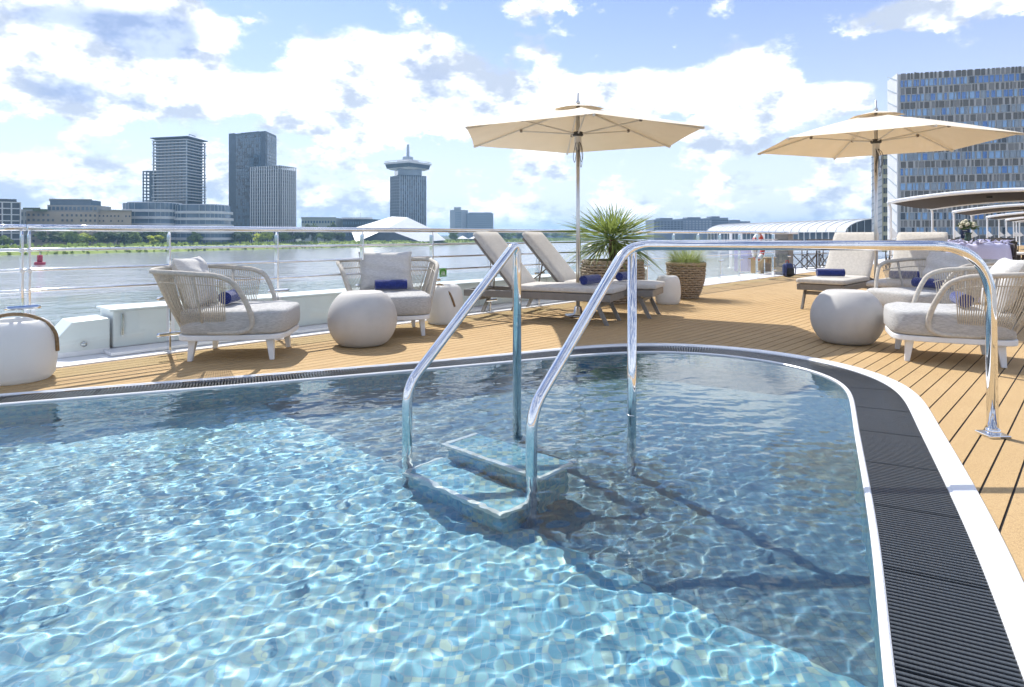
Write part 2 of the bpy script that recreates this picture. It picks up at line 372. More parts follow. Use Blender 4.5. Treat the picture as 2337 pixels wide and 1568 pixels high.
for (x_, y_), lab_ in (((1690, 812), 'round white underwater lamp in the pool wall at the rounded end'), ((1012, 842), 'round white underwater lamp in the far pool wall left of centre')):
    q_ = gnd(x_, y_); i_ = int(np.argmin((PO[:, 0]-q_.x)**2+(PO[:, 1]-q_.y)**2)); lp = thing('pool_lamp', lab_, 'lamp', (PO[i_][0]-NRM[i_][0]*.002, PO[i_][1]-NRM[i_][1]*.002, -.115), math.atan2(-NRM[i_][1], -NRM[i_][0]), 'underwater pool lamps')
    MB().tube([(0, 0, 0), (.008, 0, 0)], .058, 24).build('lens', M['signwhite'], lp).cycles.is_caustics_receiver = True; MB().tube([(.006, .062*math.cos(a), .062*math.sin(a)) for a in (2*math.pi*k/28 for k in range(28))], .006, 6, closed=True).build('ring', M['chrome'], lp, True).cycles.is_caustics_receiver = True

# water: a real rippled surface
def pool_water():
    step = .0085
    x0, x1, y0, y1 = -5.7, 2.5, -1.0, 5.85
    xs = np.arange(x0, x1, step); ys = np.arange(y0, y1, step); X, Y = np.meshgrid(xs, ys)
    rng = np.random.default_rng(11); Z = np.zeros_like(X)
    for i in range(46):                                           # short wind ripples
        lam = .043*1.045**i*rng.uniform(.9, 1.1); th = rng.normal(1.95, .75); k = 2*math.pi/lam
        Z += lam*.0024*rng.uniform(.4, 1)*np.sin(k*(X*math.cos(th)+Y*math.sin(th))+rng.uniform(0, 6.28)+.8*np.sin(1.7*X+i)+.8*np.sin(1.3*Y-i))
    for i in range(10):
        lam = rng.uniform(.5, 1.4); th = rng.uniform(0, 3.14); k = 2*math.pi/lam
        Z += lam*.0007*np.sin(k*(X*math.cos(th)+Y*math.sin(th))+rng.uniform(0, 6.28))
    Z *= .80+.30*np.sin(1.1*X+.7*Y+.6)*np.sin(.8*X-1.25*Y+1.9)+.16*np.sin(2.9*X+1.2*Y)*np.sin(1.7*Y-2.3*X+1)
    # calmer in the rounded end of the pool
    calm = np.clip(1.15-.40*np.hypot(X*.0+np.clip(X-.2, 0, 9)*1.5, np.clip(Y-3.2, 0, 9)), .20, 1.15); Z *= calm
    # inside test against the outline grown a little
    poly = off(.018); inside = np.zeros(X.shape, bool); px, py = poly[:, 0], poly[:, 1]; qx, qy = np.roll(px, -1), np.roll(py, -1)
    for r, yv in enumerate(ys):
        hit = (py > yv) != (qy > yv)
        xc = np.sort(px[hit]+(yv-py[hit])/(qy[hit]-py[hit])*(qx[hit]-px[hit])); inside[r] = (np.searchsorted(xc, xs) % 2) == 1
    nx = len(xs); idx = np.arange(X.size).reshape(X.shape); ok = inside[:-1, :-1] & inside[1:, :-1] & inside[:-1, 1:] & inside[1:, 1:]
    f = np.stack([idx[:-1, :-1], idx[:-1, 1:], idx[1:, 1:], idx[1:, :-1]], -1)[ok]
    use, inv = np.unique(f, return_inverse=True); f = inv.reshape(-1, 4)
    co = np.stack([X, Y, Z+WL], -1).reshape(-1, 3)[use]
    me = bpy.data.meshes.new('pool_water'); me.vertices.add(len(co)); me.vertices.foreach_set('co', co.ravel().astype(np.float32))
    me.loops.add(f.size); me.loops.foreach_set('vertex_index', f.ravel().astype(np.int32)); me.polygons.add(len(f))
    me.polygons.foreach_set('loop_start', np.arange(0, f.size, 4, dtype=np.int32)); me.polygons.foreach_set('loop_total', np.full(len(f), 4, np.int32))
    me.update(calc_edges=True); me.polygons.foreach_set('use_smooth', np.ones(len(f), bool)); me.materials.append(M['water'])
    o = place('pool_water', me, kind='structure'); o.cycles.is_caustics_caster = True; return o
pool_water()

# overflow grate: bars across the gutter, the nearest 300 as pieces of their own
grate = thing('overflow_grate', 'dark ribbed overflow grate following the curved pool edge', 'grate')
def grate_bars():
    L = np.r_[0, np.cumsum(np.hypot(*(np.roll(PO, -1, 0)-PO).T))]; n = int(L[-1]/.0195); spots = []
    for s in np.linspace(0, L[-1], n, endpoint=False):
        i = min(np.searchsorted(L, s, 'right')-1, NP_-1); spots.append(i)
    def vis(i):
        a = PO[i]+NRM[i]*.15
        if a[1] < .9: return -1
        x = CX+F*a[0]/a[1]
        return 1/np.hypot(*a)/a[1] if -60 < x < 2400 else -1
    order = sorted(set(spots), key=lambda i: -vis(i)); near = set(order[:300])
    un = MB(); arcb = [(.0045, -.045), (.0058, -.0045), (.0052, -.0028), (.0042, -.002), (-.0042, -.002), (-.0052, -.0028), (-.0058, -.0045), (-.0045, -.045)]; nb_ = len(arcb)
    un.add([(sx*.5, y, z) for sx in (-1, 1) for y, z in arcb], [tuple(range(nb_)), tuple(range(nb_, 2*nb_))[::-1]]+[(i+1, i, nb_+i, nb_+i+1) for i in range(nb_-1)])
    unit = un.mesh('bar'); unit.polygons.foreach_set('use_smooth', [False]*len(unit.polygons)); unit.materials.append(M['bar']); rest = MB()
    for q_, i in enumerate(sorted(set(spots))):
        g0, g1 = G0+.001, G1[i]-.001; c = PO[i]+NRM[i]*(g0+g1)/2; a = math.atan2(NRM[i][1], NRM[i][0])
        if i in near:
            o = place('bar', unit, grate); o.location = (c[0], c[1], 0); o.rotation_euler = (0, 0, a); o.scale = (g1-g0, .55 if q_ % 26 == 25 else 1, 1)      # narrow end bar where two grate sections meet
        else:
            T = Matrix.Translation((c[0], c[1], 0)) @ Matrix.Rotation(a, 4, 'Z') @ Matrix.Diagonal((g1-g0, 1, 1, 1))
            rest.add([T @ v.co for v in unit.vertices], [tuple(p.vertices) for p in unit.polygons])
    rest.build('far_bars', M['bar'], grate, kind='stuff')
    for d in (.28, .74):                                            # carrier rods under the bars
        section([(G0+GW*d-.006, -.052), (G0+GW*d+.006, -.052), (G0+GW*d+.006, -.046), (G0+GW*d-.006, -.046)]).build('carrier_rod', M['bar'], grate)
grate_bars()

# deck: dark caulked base and one object for each plank
deck_base = MB(); HOLE = off(R1-.03)
hu = HOLE @ np.array([U.x, U.y]); hv = HOLE @ np.array([V.x, V.y])
def cuts(v):
    w = np.roll(hv, -1); q = np.roll(hu, -1); hit = (hv > v) != (w > v)
    return sorted(hu[hit]+(v-hv[hit])/(w[hit]-hv[hit])*(q[hit]-hu[hit]))
DU0, DU1, DV0, DV1 = -9.0, 80.0, -2.4, 5.97
deck_pieces = []
nv_ = int(round((DV1-DV0)/.1))
for k in range(nv_):
    v0, v1 = DV1-.1*(k+1), DV1-.1*k
    deck_pieces.append((v0, v1, cuts(v0), cuts(v1)))
def strip(mb, v0, v1, ca, cb, gap, z0, z1):
    a, b = v0+gap/2, v1-gap/2
    ends = []
    if not ca and not cb: ends = [(DU0, DU1, DU0, DU1)]
    else:
        if not ca: m_ = sum(cb)/2; ca = [m_, m_]
        if not cb: m_ = sum(ca)/2; cb = [m_, m_]
        ends = [(DU0, ca[0], DU0, cb[0]), (ca[-1], DU1, cb[-1], DU1)]
    out = []
    for e in ends:
        mb_ = mb or MB(); pts = [sh(e[0], a), sh(e[1], a), sh(e[3], b), sh(e[2], b)]
        mb_.prism([(p.x, p.y) for p in pts], z0, z1); out.append(mb_)
    return out
for v0, v1, ca, cb in deck_pieces: strip(deck_base, v0, v1, ca, cb, 0, -.03, -.005)
deck = deck_base.build('deck', M['caulk'], kind='structure')
for v0, v1, ca, cb in deck_pieces:
    for mb in strip(None, v0, v1, ca, cb, .0085, -.004, 0): mb.build('plank', M['deck'], deck)

# ship side: ledge outside the rail, white locker, hull
hull = MB(); 
for v0, v1, z0, z1 in ((5.975, 7.1, -.30, -.012), (7.0, 7.12, -8, -.30), (-2.9, -2.41, -.3, -.012), (-2.95, -2.85, -8, -.3)):
    hull.prism([tuple(sh(u, v)[:2]) for u, v in ((-9, v0), (80, v0), (80, v1), (-9, v1))], z0, z1)
hull.build('ship_hull', M['white'], kind='structure', bevel=.006)
kerb = MB().prism([tuple(sh(u, v)[:2]) for u, v in ((-9, 5.976), (80, 5.976), (80, 6.02), (-9, 6.02))], -.012, .012)
kerb.build('deck_edge_strip', M['white'], kind='structure', bevel=.004)

# ------------------------------------------------------------------ river, far banks, quay
MBank = mat('bank_grass', (.32, .40, .09), .9, 0, .5, .35, .6, 2, .2, c2=(.18, .25, .055))
MLand = mat('far_land', (.09, .11, .06), .95, 0, .4, .05)
MQuay = mat('quay_paving', (.30, .29, .27), .85, 0, .2, .2)
WZ = -7.0
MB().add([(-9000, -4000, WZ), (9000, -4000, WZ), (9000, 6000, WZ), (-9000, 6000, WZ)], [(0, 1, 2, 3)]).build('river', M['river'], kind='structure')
SHORE = [(-900, -560), (-330, 90), (-196, 250), (-130, 365), (-56, 480), (10, 640), (85, 900), (330, 1300), (900, 1900), (2600, 3200)]
sp = catmull([(a, b, 0) for a, b in SHORE], 14)
def bank():
    mb = MB(); rows = ((0, WZ-.3), (2.2, WZ+.9), (5, WZ+1.6), (9, WZ+2.6), (14, WZ+2.9)); n = len(sp); vs = []
    rr = random.Random(2)
    for d, z in rows:
        for i, p in enumerate(sp):
            t = (sp[min(i+1, n-1)]-sp[max(i-1, 0)]).normalized(); q = p+Vector((-t.y, t.x, 0))*(d+rr.uniform(-.6, .6)*(d > 0)); vs.append((q.x, q.y, z+rr.uniform(-.25, .25)*(d > 3)))
    mb.add(vs, [(a*n+i, a*n+i+1, (a+1)*n+i+1, (a+1)*n+i) for a in range(len(rows)-1) for i in range(n-1)])
    mb.build('river_bank', MBank, kind='structure', smooth=True)
    top = [vs[(len(rows)-1)*n+i] for i in range(n)]
    mb = MB(); vs = [(p[0], p[1], WZ+2.85) for p in top]+[(p[0]-3500, p[1]+3500, WZ+2.85) for p in top]
    mb.add(vs, [(i, i+1, n+i+1, n+i) for i in range(n-1)]).build('north_land', MLand, kind='structure')
bank()
qp = [sh(-40, -3.6), sh(150, -3.6), sh(170, 4), sh(420, 30), sh(900, 60), sh(2500, -200), sh(2500, -1500), sh(-40, -1500)]
MB().prism([(p.x, p.y) for p in qp], WZ-2, -4.2).build('quay', MQuay, kind='structure')
# ==== THINGS ====
# ------------------------------------------------------------------ ship railing (posts one metre apart)
rail = thing('ship_railing', 'polished steel ship railing with glass panels along the deck edge', 'railing', tuple(sh(0, 6.045)))
rail.rotation_euler = (0, 0, SA)
U0, U1 = -1.96, 17.04
def lin(name, z, r, m, s0=U0, s1=U1): MB().tube([(s0+(s1-s0)*k/20, 0, z) for k in range(21)], r, 12).build(name, m, rail, True)
for a, b in ((U0, 1.02), (1.03, 9.03), (9.04, U1)): lin('top_rail', 1.095, .026, M['chrome'], a, b)
for z in (.925, .77, .61): lin('middle_rail', z, .0125, M['chrome'])
post_mb = MB().box((0, .012, .525), (.016, .062, 1.03)).taper((0, .006, 1.039), (0, 0, 1.075), (.016, .05), (.012, .014)).box((0, .012, .008), (.09, .11, .016))
post_mb.tube([(0, -.02, .92), (0, .04, .92)], .018, 10).tube([(0, -.02, .765), (0, .04, .765)], .018, 10)
post_me = post_mb.mesh('post'); post_me.materials.append(M['chrome'])
clamp_me = MB().tube([(-.10, -.022, 0), (-.095, -.028, 0), (.095, -.028, 0), (.10, -.022, 0)], .018, 12).mesh('clamp'); clamp_me.materials.append(M['chrome'])
glass_me = MB().box((.5, -.028, .335), (.93, .010, .45)).mesh('glass_panel'); glass_me.materials.append(M['glass'])
n_posts = int(round(U1-U0))
for k in range(n_posts+1):
    for j, dx in enumerate((0, .045) if abs(U0+k-1.04) < .01 else (0,)):
        p = place('post', post_me, rail, .003); p.location = (U0+k-dx, 0, 0)
    for z in (.485, .165):
        c = place('clamp', clamp_me, p); c.location = (0, 0, z)
    if k < n_posts: g = place('glass_panel', glass_me, rail); g.location = (U0+k, 0, 0)

# white side locker beyond the rail
lk = thing('side_locker', 'long white metal locker with sloped end outside the ship railing', 'locker', tuple(sh(0, 6.62, -.012)), SA)
lm = MB().add([(1.30, -.12, 0), (1.30, -.12, .16), (1.42, -.12, .30), (1.70, -.12, .31), (1.70, -.12, 0), (1.30, .25, 0), (1.30, .25, .16), (1.42, .25, .30), (1.70, .25, .31), (1.70, .25, 0)],
              [(4, 3, 2, 1, 0), (5, 6, 7, 8, 9), (0, 1, 6, 5), (1, 2, 7, 6), (2, 3, 8, 7), (3, 4, 9, 8), (4, 0, 5, 9)])
lm.build('end_block', M['white'], lk, bevel=.008)
MB().box((5.6, .10, .20), (7.74, .40, .33)).build('body', M['white'], lk, bevel=.012)
MB().box((5.6, .10, .375), (7.80, .44, .018)).build('lid', M['white'], lk, bevel=.005)
MB().box((5.6, -.04, .018), (7.9, .62, .03)).build('plinth', M['white'], lk, bevel=.005)
MB().box((1.80, -.115, .24), (.022, .02, .20)).build('latch', M['steel'], lk, bevel=.004)
MB().tube([(1.5, -.12, .10), (1.5, -.14, .10)], .022, 14).build('knob', M['steel'], lk, True)
for k in range(4): MB().box((3.3+k*1.5, -.106, .2), (.012, .012, .30)).build('seam_strip', M['ivory'], lk)

# ------------------------------------------------------------------ pool handrails
def bent(pts, r=.06, n=7):
    """polyline with rounded corners"""
    P = [Vector(p) for p in pts]; out = [P[0]]
    for i in range(1, len(P)-1):
        rr = r[i] if isinstance(r, dict) else r
        a = (P[i-1]-P[i]).normalized(); b = (P[i+1]-P[i]).normalized(); p0, p2 = P[i]+a*rr, P[i]+b*rr
        for k in range(n+1): t = k/n; out.append(p0*(1-t)**2+P[i]*2*t*(1-t)+p2*t*t)
    return out+[P[-1]]
TR = .0258
hz = .985
def recv(o): o.cycles.is_caustics_receiver = True; return o
h2 = thing('pool_handrail', 'long polished handrail from the pool steps over to a foot on the deck', 'handrail', (2.49, 3.29, 0))
def loc2(p): return (p[0]-2.49, p[1]-3.29, p[2])
tb = MB().tube([loc2(p) for p in bent([(2.49, 3.29, .01), (2.475, 3.29, hz), (.60, 3.30, hz), (.085, 2.775, .27), (.085, 2.775, DEPTH+.002)], {1: .30, 2: .11, 3: .10}, 12)], TR, 16)
recv(tb.build('tube', M['chrome'], h2, True))
recv(MB().tube([loc2((.625, 3.30, hz-.01)), loc2((.62, 3.30, DEPTH+.002))], TR*.93, 16).build('support_post', M['chrome'], h2, True))
MB().box((0, 0, .007), (.11, .11, .014)).build('base_plate', M['chrome'], h2, bevel=.003)
MB().lathe([(.034, .014), (.034, .035), (.026, .04)], 20).build('collar', M['chrome'], h2, True)
for p in ((.62, 3.30, .105), (.085, 2.775, .075)):
    a = loc2(p); MB().lathe([(.0235, -.004), (.0245, -.003), (.0245, .003), (.0235, .004)], 20, a).build('joint_ring', M['steel'], h2, True)
h1 = thing('pool_handrail', 'short polished loop handrail standing in the pool water', 'handrail', (.03, 3.82, 0))
def loc1(p): return (p[0]-.03, p[1]-3.82, p[2])
recv(MB().tube([loc1(p) for p in bent([(.03, 3.82, DEPTH+.002), (.03, 3.82, hz+.015), (-.525, 3.18, .28), (-.525, 3.18, DEPTH+.002)], {1: .075, 2: .09}, 12)], TR, 16).build('tube', M['chrome'], h1, True))
for p in ((.03, 3.82, .105), (-.525, 3.18, .09)):
    a = loc1(p); MB().lathe([(.0235, -.004), (.0245, -.003), (.0245, .003), (.0235, .004)], 20, a).build('joint_ring', M['steel'], h1, True)
# steps under water between the handrails
steps = thing('pool_steps', 'pale submerged steps between the two pool handrails', 'steps', (.05, 3.3, DEPTH+.001))
MStep = mat('step_nosing', (.74, .78, .76), .5, 0, .1, 12)
S0 = (.05, 3.3, DEPTH+.001)
for k, (u1, z) in enumerate(((2.42, -.13), (2.17, -.32))):
    pts = [sh(u, v) for u, v in ((u1-.25, 1.86), (u1, 1.86), (u1, 2.52), (u1-.25, 2.52))]
    recv(MB().prism([(p.x-S0[0], p.y-S0[1]) for p in pts], z-.03-S0[2], z-S0[2]).build('tread', M['tile'], steps, bevel=.010))
    for u0_, u2_, v0_, v2_ in ((u1-.255, u1-.225, 1.85, 2.53), (u1-.224, u1-.004, 1.85, 1.875), (u1-.224, u1-.004, 2.505, 2.53)):
        pts = [sh(u, v) for u, v in ((u0_, v0_), (u2_, v0_), (u2_, v2_), (u0_, v2_))]; recv(MB().prism([(p.x-S0[0], p.y-S0[1]) for p in pts], z-.034-S0[2], z+.006-S0[2]).build('nosing', MStep, steps, bevel=.004))
    pts = [sh(u, v) for u, v in ((u1-.23, 1.88), (u1-.012, 1.88), (u1-.012, 2.50), (u1-.23, 2.50))]
    recv(MB().prism([(p.x-S0[0], p.y-S0[1]) for p in pts], 0, z-.031-S0[2]).build('step_block', M['tile'], steps))

# ------------------------------------------------------------------ parasols
def parasol(label, loc, rot, ztop):
    t = thing('parasol', label, 'parasol', (loc[0], loc[1], 0), rot, 'cream parasols')
    Rr, zr, zt = 1.60, 2.29, ztop
    MB().tube([(0, 0, .03), (0, 0, 1.2), (0, 0, zt+.02)], .024, 16).build('pole', M['alu'], t, True)
    MB().lathe([(.17, 0), (.17, .022), (.06, .03), (.045, .12), (.026, .13)], 28).build('base', M['steel'], t, True)
    MB().lathe([(.026, zt+.005), (.03, zt+.03), (.012, zt+.05), (.011, zt+.15), (.001, zt+.155)], 14).build('finial', M['alu'], t, True)
    c6 = [(Rr*math.cos(a), Rr*math.sin(a)) for a in (math.pi/3*k for k in range(6))]
    # canopy: six panels that sag a little between the ribs, hem slightly hollow
    mb = MB(); N, S = 10, 10; r0 = .22
    for k in range(6):
        a, b = Vector((*c6[k], zr)), Vector((*c6[(k+1) % 6], zr)); ap = Vector((0, 0, zt-.035)); g = []
        for i in range(N+1):
            s = r0/Rr+(1-r0/Rr)*i/N
            for j in range(S+1):
                q = j/S; e = a.lerp(b, q); sag = 4*q*(1-q); e = e*(1-.012*sag); e.z = zr
                p = ap.lerp(e, s); p.z += -.030*sag*s*(1-s)*2+.020*math.sin(math.pi*s); g.append(p)
        mb.add(g, [(i*(S+1)+j, i*(S+1)+j+1, (i+1)*(S+1)+j+1, (i+1)*(S+1)+j) for i in range(N) for j in range(S)])
    mb.build('canopy', M['cream'], t)
    mb = MB(); r1 = .36
    for k in range(6):
        a = Vector((r1*c6[k][0]/Rr, r1*c6[k][1]/Rr, zt-.085)); b = Vector((r1*c6[(k+1) % 6][0]/Rr, r1*c6[(k+1) % 6][1]/Rr, zt-.085)); m_ = (a+b)/2*.93; m_.z = zt-.065
        mb.add([(0, 0, zt+.005), a, m_, b], [(0, 1, 2), (0, 2, 3)])
    mb.build('vent_cap', M['cream'], t)
    for k in range(6):
        d = Vector((c6[k][0]/Rr, c6[k][1]/Rr, 0))
        rb = MB().tube([Vector((0, 0, zt-.055))+d*.05, Vector((0, 0, zr-.018))+d*(Rr-.02)], .0125, 6).build('rib', M['rib'], t)
        pt = Vector((0, 0, zt-.055)).lerp(Vector((0, 0, zr-.018))+d*Rr, .52); pt -= Vector((0, 0, .02))
        MB().tube([Vector((0, 0, zr+.045))+d*.05, pt], .010, 6).build('strut', M['rib'], t)
        MB().box(tuple(pt+Vector((0, 0, .003))), (.036, .036, .04)).build('joint_block', M['jb'], rb, bevel=.008)
        e = Vector((0, 0, zr-.010))+d*(Rr-.05); MB().tube([e, e+d*.045], .014, 8).build('rib_end', M['rib'], rb)
    MB().lathe([(.05, zr+.01), (.068, zr+.02), (.068, zr+.06), (.05, zr+.07)], 20).build('hub', M['dark'], t)
    MB().lathe([(.026, zr-.17), (.046, zr-.16), (.046, zr+.01), (.05, zr+.012)], 18).build('sleeve', M['rib'], t, True)
    rr = random.Random(label); mb = MB()
    for k in range(4):
        x0 = rr.uniform(.03, .06); L = rr.uniform(.22, .42); w = rr.uniform(.02, .11); y0 = rr.uniform(-.05, .05); zc = zr-.06
        mb.tube(catmull([(x0*.6, y0*.5, zc), (x0+w, y0, zc-L*.3), (x0+w*.9, y0*1.4, zc-L*.75), (x0+w*.4, y0, zc-L), (x0+.01, y0*.6, zc-L*.6), (x0*.7, y0*.4, zc-.02)], 6), .0036, 5)
    mb.build('pulley_cord', M['cord'], t, True)
    return t
parasol('open cream parasol rising between the two left sun loungers', (.845, 8.14), R(-90), 2.71)
parasol('open cream parasol in front of the office block by the right loungers', (5.03, 8.78), R(-98), 2.75)

# ------------------------------------------------------------------ woven lounge chairs
def towel_roll(label, loc, rz, L=.34, r=.058, group='rolled blue towels'):
    mb = MB(); n = 30; path = []
    for k in range(n*3+1):
        a = 2*math.pi*k/n; rr_ = r*(1-.24*a/(2*math.pi)); path.append((rr_*math.cos(a), rr_*math.sin(a)))
    vs = []; cnt = len(path); rnd = random.Random(label)
    for x in (-L/2, -L/6, L/6, L/2):
        for (a, b) in path: vs.append((x+rnd.uniform(-.002, .002), a, b+r))
    mb.add(vs, [(s*cnt+k, s*cnt+k+1, (s+1)*cnt+k+1, (s+1)*cnt+k) for s in range(3) for k in range(cnt-1)])
    for x in (-L/2+.006, L/2-.006): mb.add([(x, r*.86*math.cos(2*math.pi*k/24), r*.86*math.sin(2*math.pi*k/24)+r) for k in range(24)], [tuple(range(24))])
    o = mb.build('rolled_towel', M['towel'], smooth=False); o.location = loc; o.rotation_euler = (0, 0, rz)
    so = o.modifiers.new('thick', 'SOLIDIFY'); so.thickness = .006; so.offset = 0
    return tag(o, label, 'towel', group)
half = [(-.16, .375, .245), (-.02, .38, .243), (.09, .385, .245), (.165, .39, .272), (.192, .40, .34), (.165, .43, .46), (.115, .465, .58), (.055, .495, .665), (-.05, .515, .712), (-.19, .525, .727), (-.36, .525, .74), (-.49, .515, .748), (-.555, .46, .753), (-.58, .32, .756), (-.59, .12, .757)]
def make_chair(label, fab, pillow_mat):
    t = thing('lounge_chair', label, 'chair', group='woven rope lounge chairs')
    arc = catmull(half+[(x, -y, z) for x, y, z in half[::-1]], 7)
    MB().tube(arc, .021, 10).build('armrest_tube', M['tubewrap'], t, True)
    low = catmull([(-.02, .36, .238), (-.16, .36, .236), (-.33, .33, .236), (-.41, .22, .236), (-.435, 0, .236), (-.41, -.22, .236), (-.33, -.33, .236), (-.16, -.36, .236), (-.02, -.36, .238)], 10)
    MB().tube(low, .017, 8).build('lower_tube', M['tubewrap'], t, True)
    def even(P, n):
        d = [0]
        for a, b in zip(P, P[1:]): d.append(d[-1]+(b-a).length)
        out = []; j = 0
        for k in range(n):
            s = d[-1]*k/(n-1)
            while j < len(P)-2 and d[j+1] < s: j += 1
            out.append(P[j].lerp(P[j+1], (s-d[j])/max(1e-9, d[j+1]-d[j])))
        return out
    up = [p for p in arc if p.z > .60 and p.x < .03]
    n = 112; A = even(up, n); B = even(low, n); mb = MB(); rr = random.Random(5)
    for k in range(n):
        if k % 28 in (27,): continue
        a = A[k]; b = B[k]; j = rr.uniform(-.004, .004); m_ = a.lerp(b, .5)+Vector((0, 0, 0)); m_ += Vector((m_.x*.02, m_.y*.02, j))
        mb.tube([a, m_, b], .0042, 4, cap=False)
    mb.build('rope_weave', M['rope'], t, kind='stuff')
    # inner band that ties the ropes half way up
    mid = [A[k].lerp(B[k], .17) for k in range(n)]; MB().tube(mid, .006, 6).build('tie_band', M['tubewrap'], t, True)
    for k in (14, 42, 70, 97): MB().tube([A[k], B[k]], .011, 8).build('back_stay', M['tubewrap'], t, True)
    ring = MB(); e = 28; rx, ry = .435, .385
    def se(a, ex=.36): c, s = math.cos(a), math.sin(a); return (math.copysign(abs(c)**ex, c)*rx, math.copysign(abs(s)**ex, s)*ry)
    outer = [se(2*math.pi*k/64) for k in range(64)]
    ring.prism(outer, .176, .222); ring.build('seat_base', M['ivory'], t, bevel=.008)
    for sx in (-1, 1):
        for sy in (-1, 1): MB().taper((sx*.325, sy*.30, 0), (sx*.305, sy*.285, .18), (.036, .036), (.062, .058)).build('leg', M['ivory'], t, bevel=.005)
    cu = MB(); nr = 72; prof_ = [(.90, .224), (.965, .228), (1.0, .25), (1.005, .32), (1.0, .385), (.985, .405), (.95, .418), (.88, .425), (.6, .430), (.25, .433)]
    cu.add([(.01+q[0]*s_*1.0, q[1]*s_*1.03, z_+.004*math.sin(5*q[0]*s_*6+3*q[1])*(z_ > .41)) for s_, z_ in prof_ for q in (se(2*math.pi*k/nr, .40) for k in range(nr))]+[(0, 0, .433)], [(i*nr+k, i*nr+(k+1) % nr, (i+1)*nr+(k+1) % nr, (i+1)*nr+k) for i in range(len(prof_)-1) for k in range(nr)]+[((len(prof_)-1)*nr+k, (len(prof_)-1)*nr+(k+1) % nr, len(prof_)*nr) for k in range(nr)])
    cu.build('seat_cushion', fab, t, True)
    T = Matrix.Translation((-.31, 0, .425)) @ Matrix.Rotation(R(-20), 4, 'Y')
    pl = MB(); bm = bmesh.new(); bmesh.ops.create_grid(bm, x_segments=22, y_segments=22, size=1); vs = []; fs = []
    for sgn in (1, -1):
        o_ = len(vs)
        for v in bm.verts:
            x, y = v.co.x, v.co.y; b = ((1-x**4)*(1-y**4))**.55; pin = 1-.06*(1-abs(x))*(abs(y) > .99)-.0
            vs.append(T @ Vector((sgn*.085*b+.012*math.sin(9*y+3*x)*(1-abs(y)), x*.30*(1-.07*(1-y*y)), .225+y*.225*(1-.06*(1-x*x)))))
        fs += [tuple(o_+v.index for v in f.verts) for f in bm.faces]
    bm.free(); pl.add(vs, fs); pl.build('back_pillow', pillow_mat, t, True)
    return t
ch0 = make_chair('woven rope lounge chair at far left facing right, beside the white lantern', M['cfab'], M['pfab'])
ch0.location = (-2.36, 5.56, 0); ch0.rotation_euler = (0, 0, R(7))
def put_chair(loc, f, label): return dup(ch0, (loc[0], loc[1], 0), math.atan2(f[1], f[0]), label)
put_chair((-1.30, 6.78), (.30, -.95), 'woven rope lounge chair facing the pool behind the left globe table')
put_chair((3.68, 5.38), (-.908, .418), 'nearest woven rope lounge chair at the right edge, seen from its side')
put_chair((4.55, 7.10), (-.97, -.24), 'woven rope lounge chair between right globe table and right sun loungers')
def on_chair(c, ang, x, y, z): q = Matrix.Rotation(ang, 4, 'Z') @ Vector((x, y, 0)); return (c[0]+q.x, c[1]+q.y, z)
for c, ang, lab in (((-2.36, 5.56), R(7), 'rolled blue towel on the far left lounge chair'), ((-1.30, 6.78), math.atan2(-.95, .30), 'rolled navy towel on the chair behind the left globe table'),
                    ((3.68, 5.38), math.atan2(.418, -.908), 'rolled blue towel seen through the ropes of the nearest right chair'), ((4.55, 7.10), math.atan2(-.24, -.97), 'rolled blue towel on the chair behind the right globe table')):
    towel_roll(lab, on_chair(c, ang, -.10, .02, .440), ang+R(90))

# ------------------------------------------------------------------ globe side tables, lanterns
prof = []
for k in range(25):
    z = .5*k/24; r = math.sqrt(max(0, .322**2-((z-.245)*1.02)**2)); prof.append((r, z))
prof = [(prof[0][0]-.03, 0), (prof[0][0]-.008, .004)]+prof[1:-1]+[(prof[-1][0]-.004, .497), (prof[-1][0]-.016, .503), (prof[-1][0]-.022, .496)]
gm = MB().lathe(prof, 64).mesh('globe_table'); gm.materials.append(M['pot']); gm.polygons.foreach_set('use_smooth', [True]*len(gm.polygons))
for loc, lab in (((-1.415, 6.02), 'round stone coloured globe side table before the pillow chair on the left'), ((3.235, 6.14), 'round stone coloured globe side table at the right before the loungers')):
    t = thing('globe_table', lab, 'side table', (*loc, 0), group='globe side tables')
    place('body', gm, t); r_ = prof[-1][0]
    MB().lathe([(r_-.004, .484), (r_-.004, .492), (r_-.012, .4965)], 48).build('top_disc', M['pot'], t)
def lantern(label, loc, r, h, rz, lean, hr=None):
    t = thing('lantern', label, 'lantern', (*loc, 0), rz, 'white lanterns with rope handles')
    pr = [(.80*r, 0), (.86*r, .012), (.95*r, .10*h), (1.0*r, .35*h), (.99*r, .62*h), (.92*r, .84*h), (.80*r, .95*h), (.70*r, .985*h), (.66*r, h), (.62*r, .985*h), (.60*r, .90*h)]
    MB().lathe(pr, 48).build('shell', M['lantern'], t, True)
    MB().lathe([(.60*r, .895*h), (.60*r, .905*h)], 40).build('inner_disc', M['ivory'], t)
    R_ = hr or r*1.0; pts = [(math.cos(a)*R_, 0, math.sin(a)*R_*.75) for a in (math.pi*k/20 for k in range(21))]
    Q = Matrix.Translation((0, 0, h*.66)) @ Matrix.Rotation(lean, 4, 'X')
    MB().tube([Q @ Vector(p) for p in [(R_, 0, -.09)]+pts+[(-R_, 0, -.09)]], .0125, 10).build('rope_handle', M['handle'], t, True)
    return t
lantern('large white lantern with tan rope handle at the left edge', (-3.56, 4.56), .245, .43, R(15), R(8), .255)
lantern('white lantern with raised rope handle between pillow chair and loungers', (-.80, 7.52), .225, .45, R(-60), R(20))
lantern('white lantern with dropped handle at the foot of the left loungers', (2.36, 9.62), .19, .42, R(20), R(100))

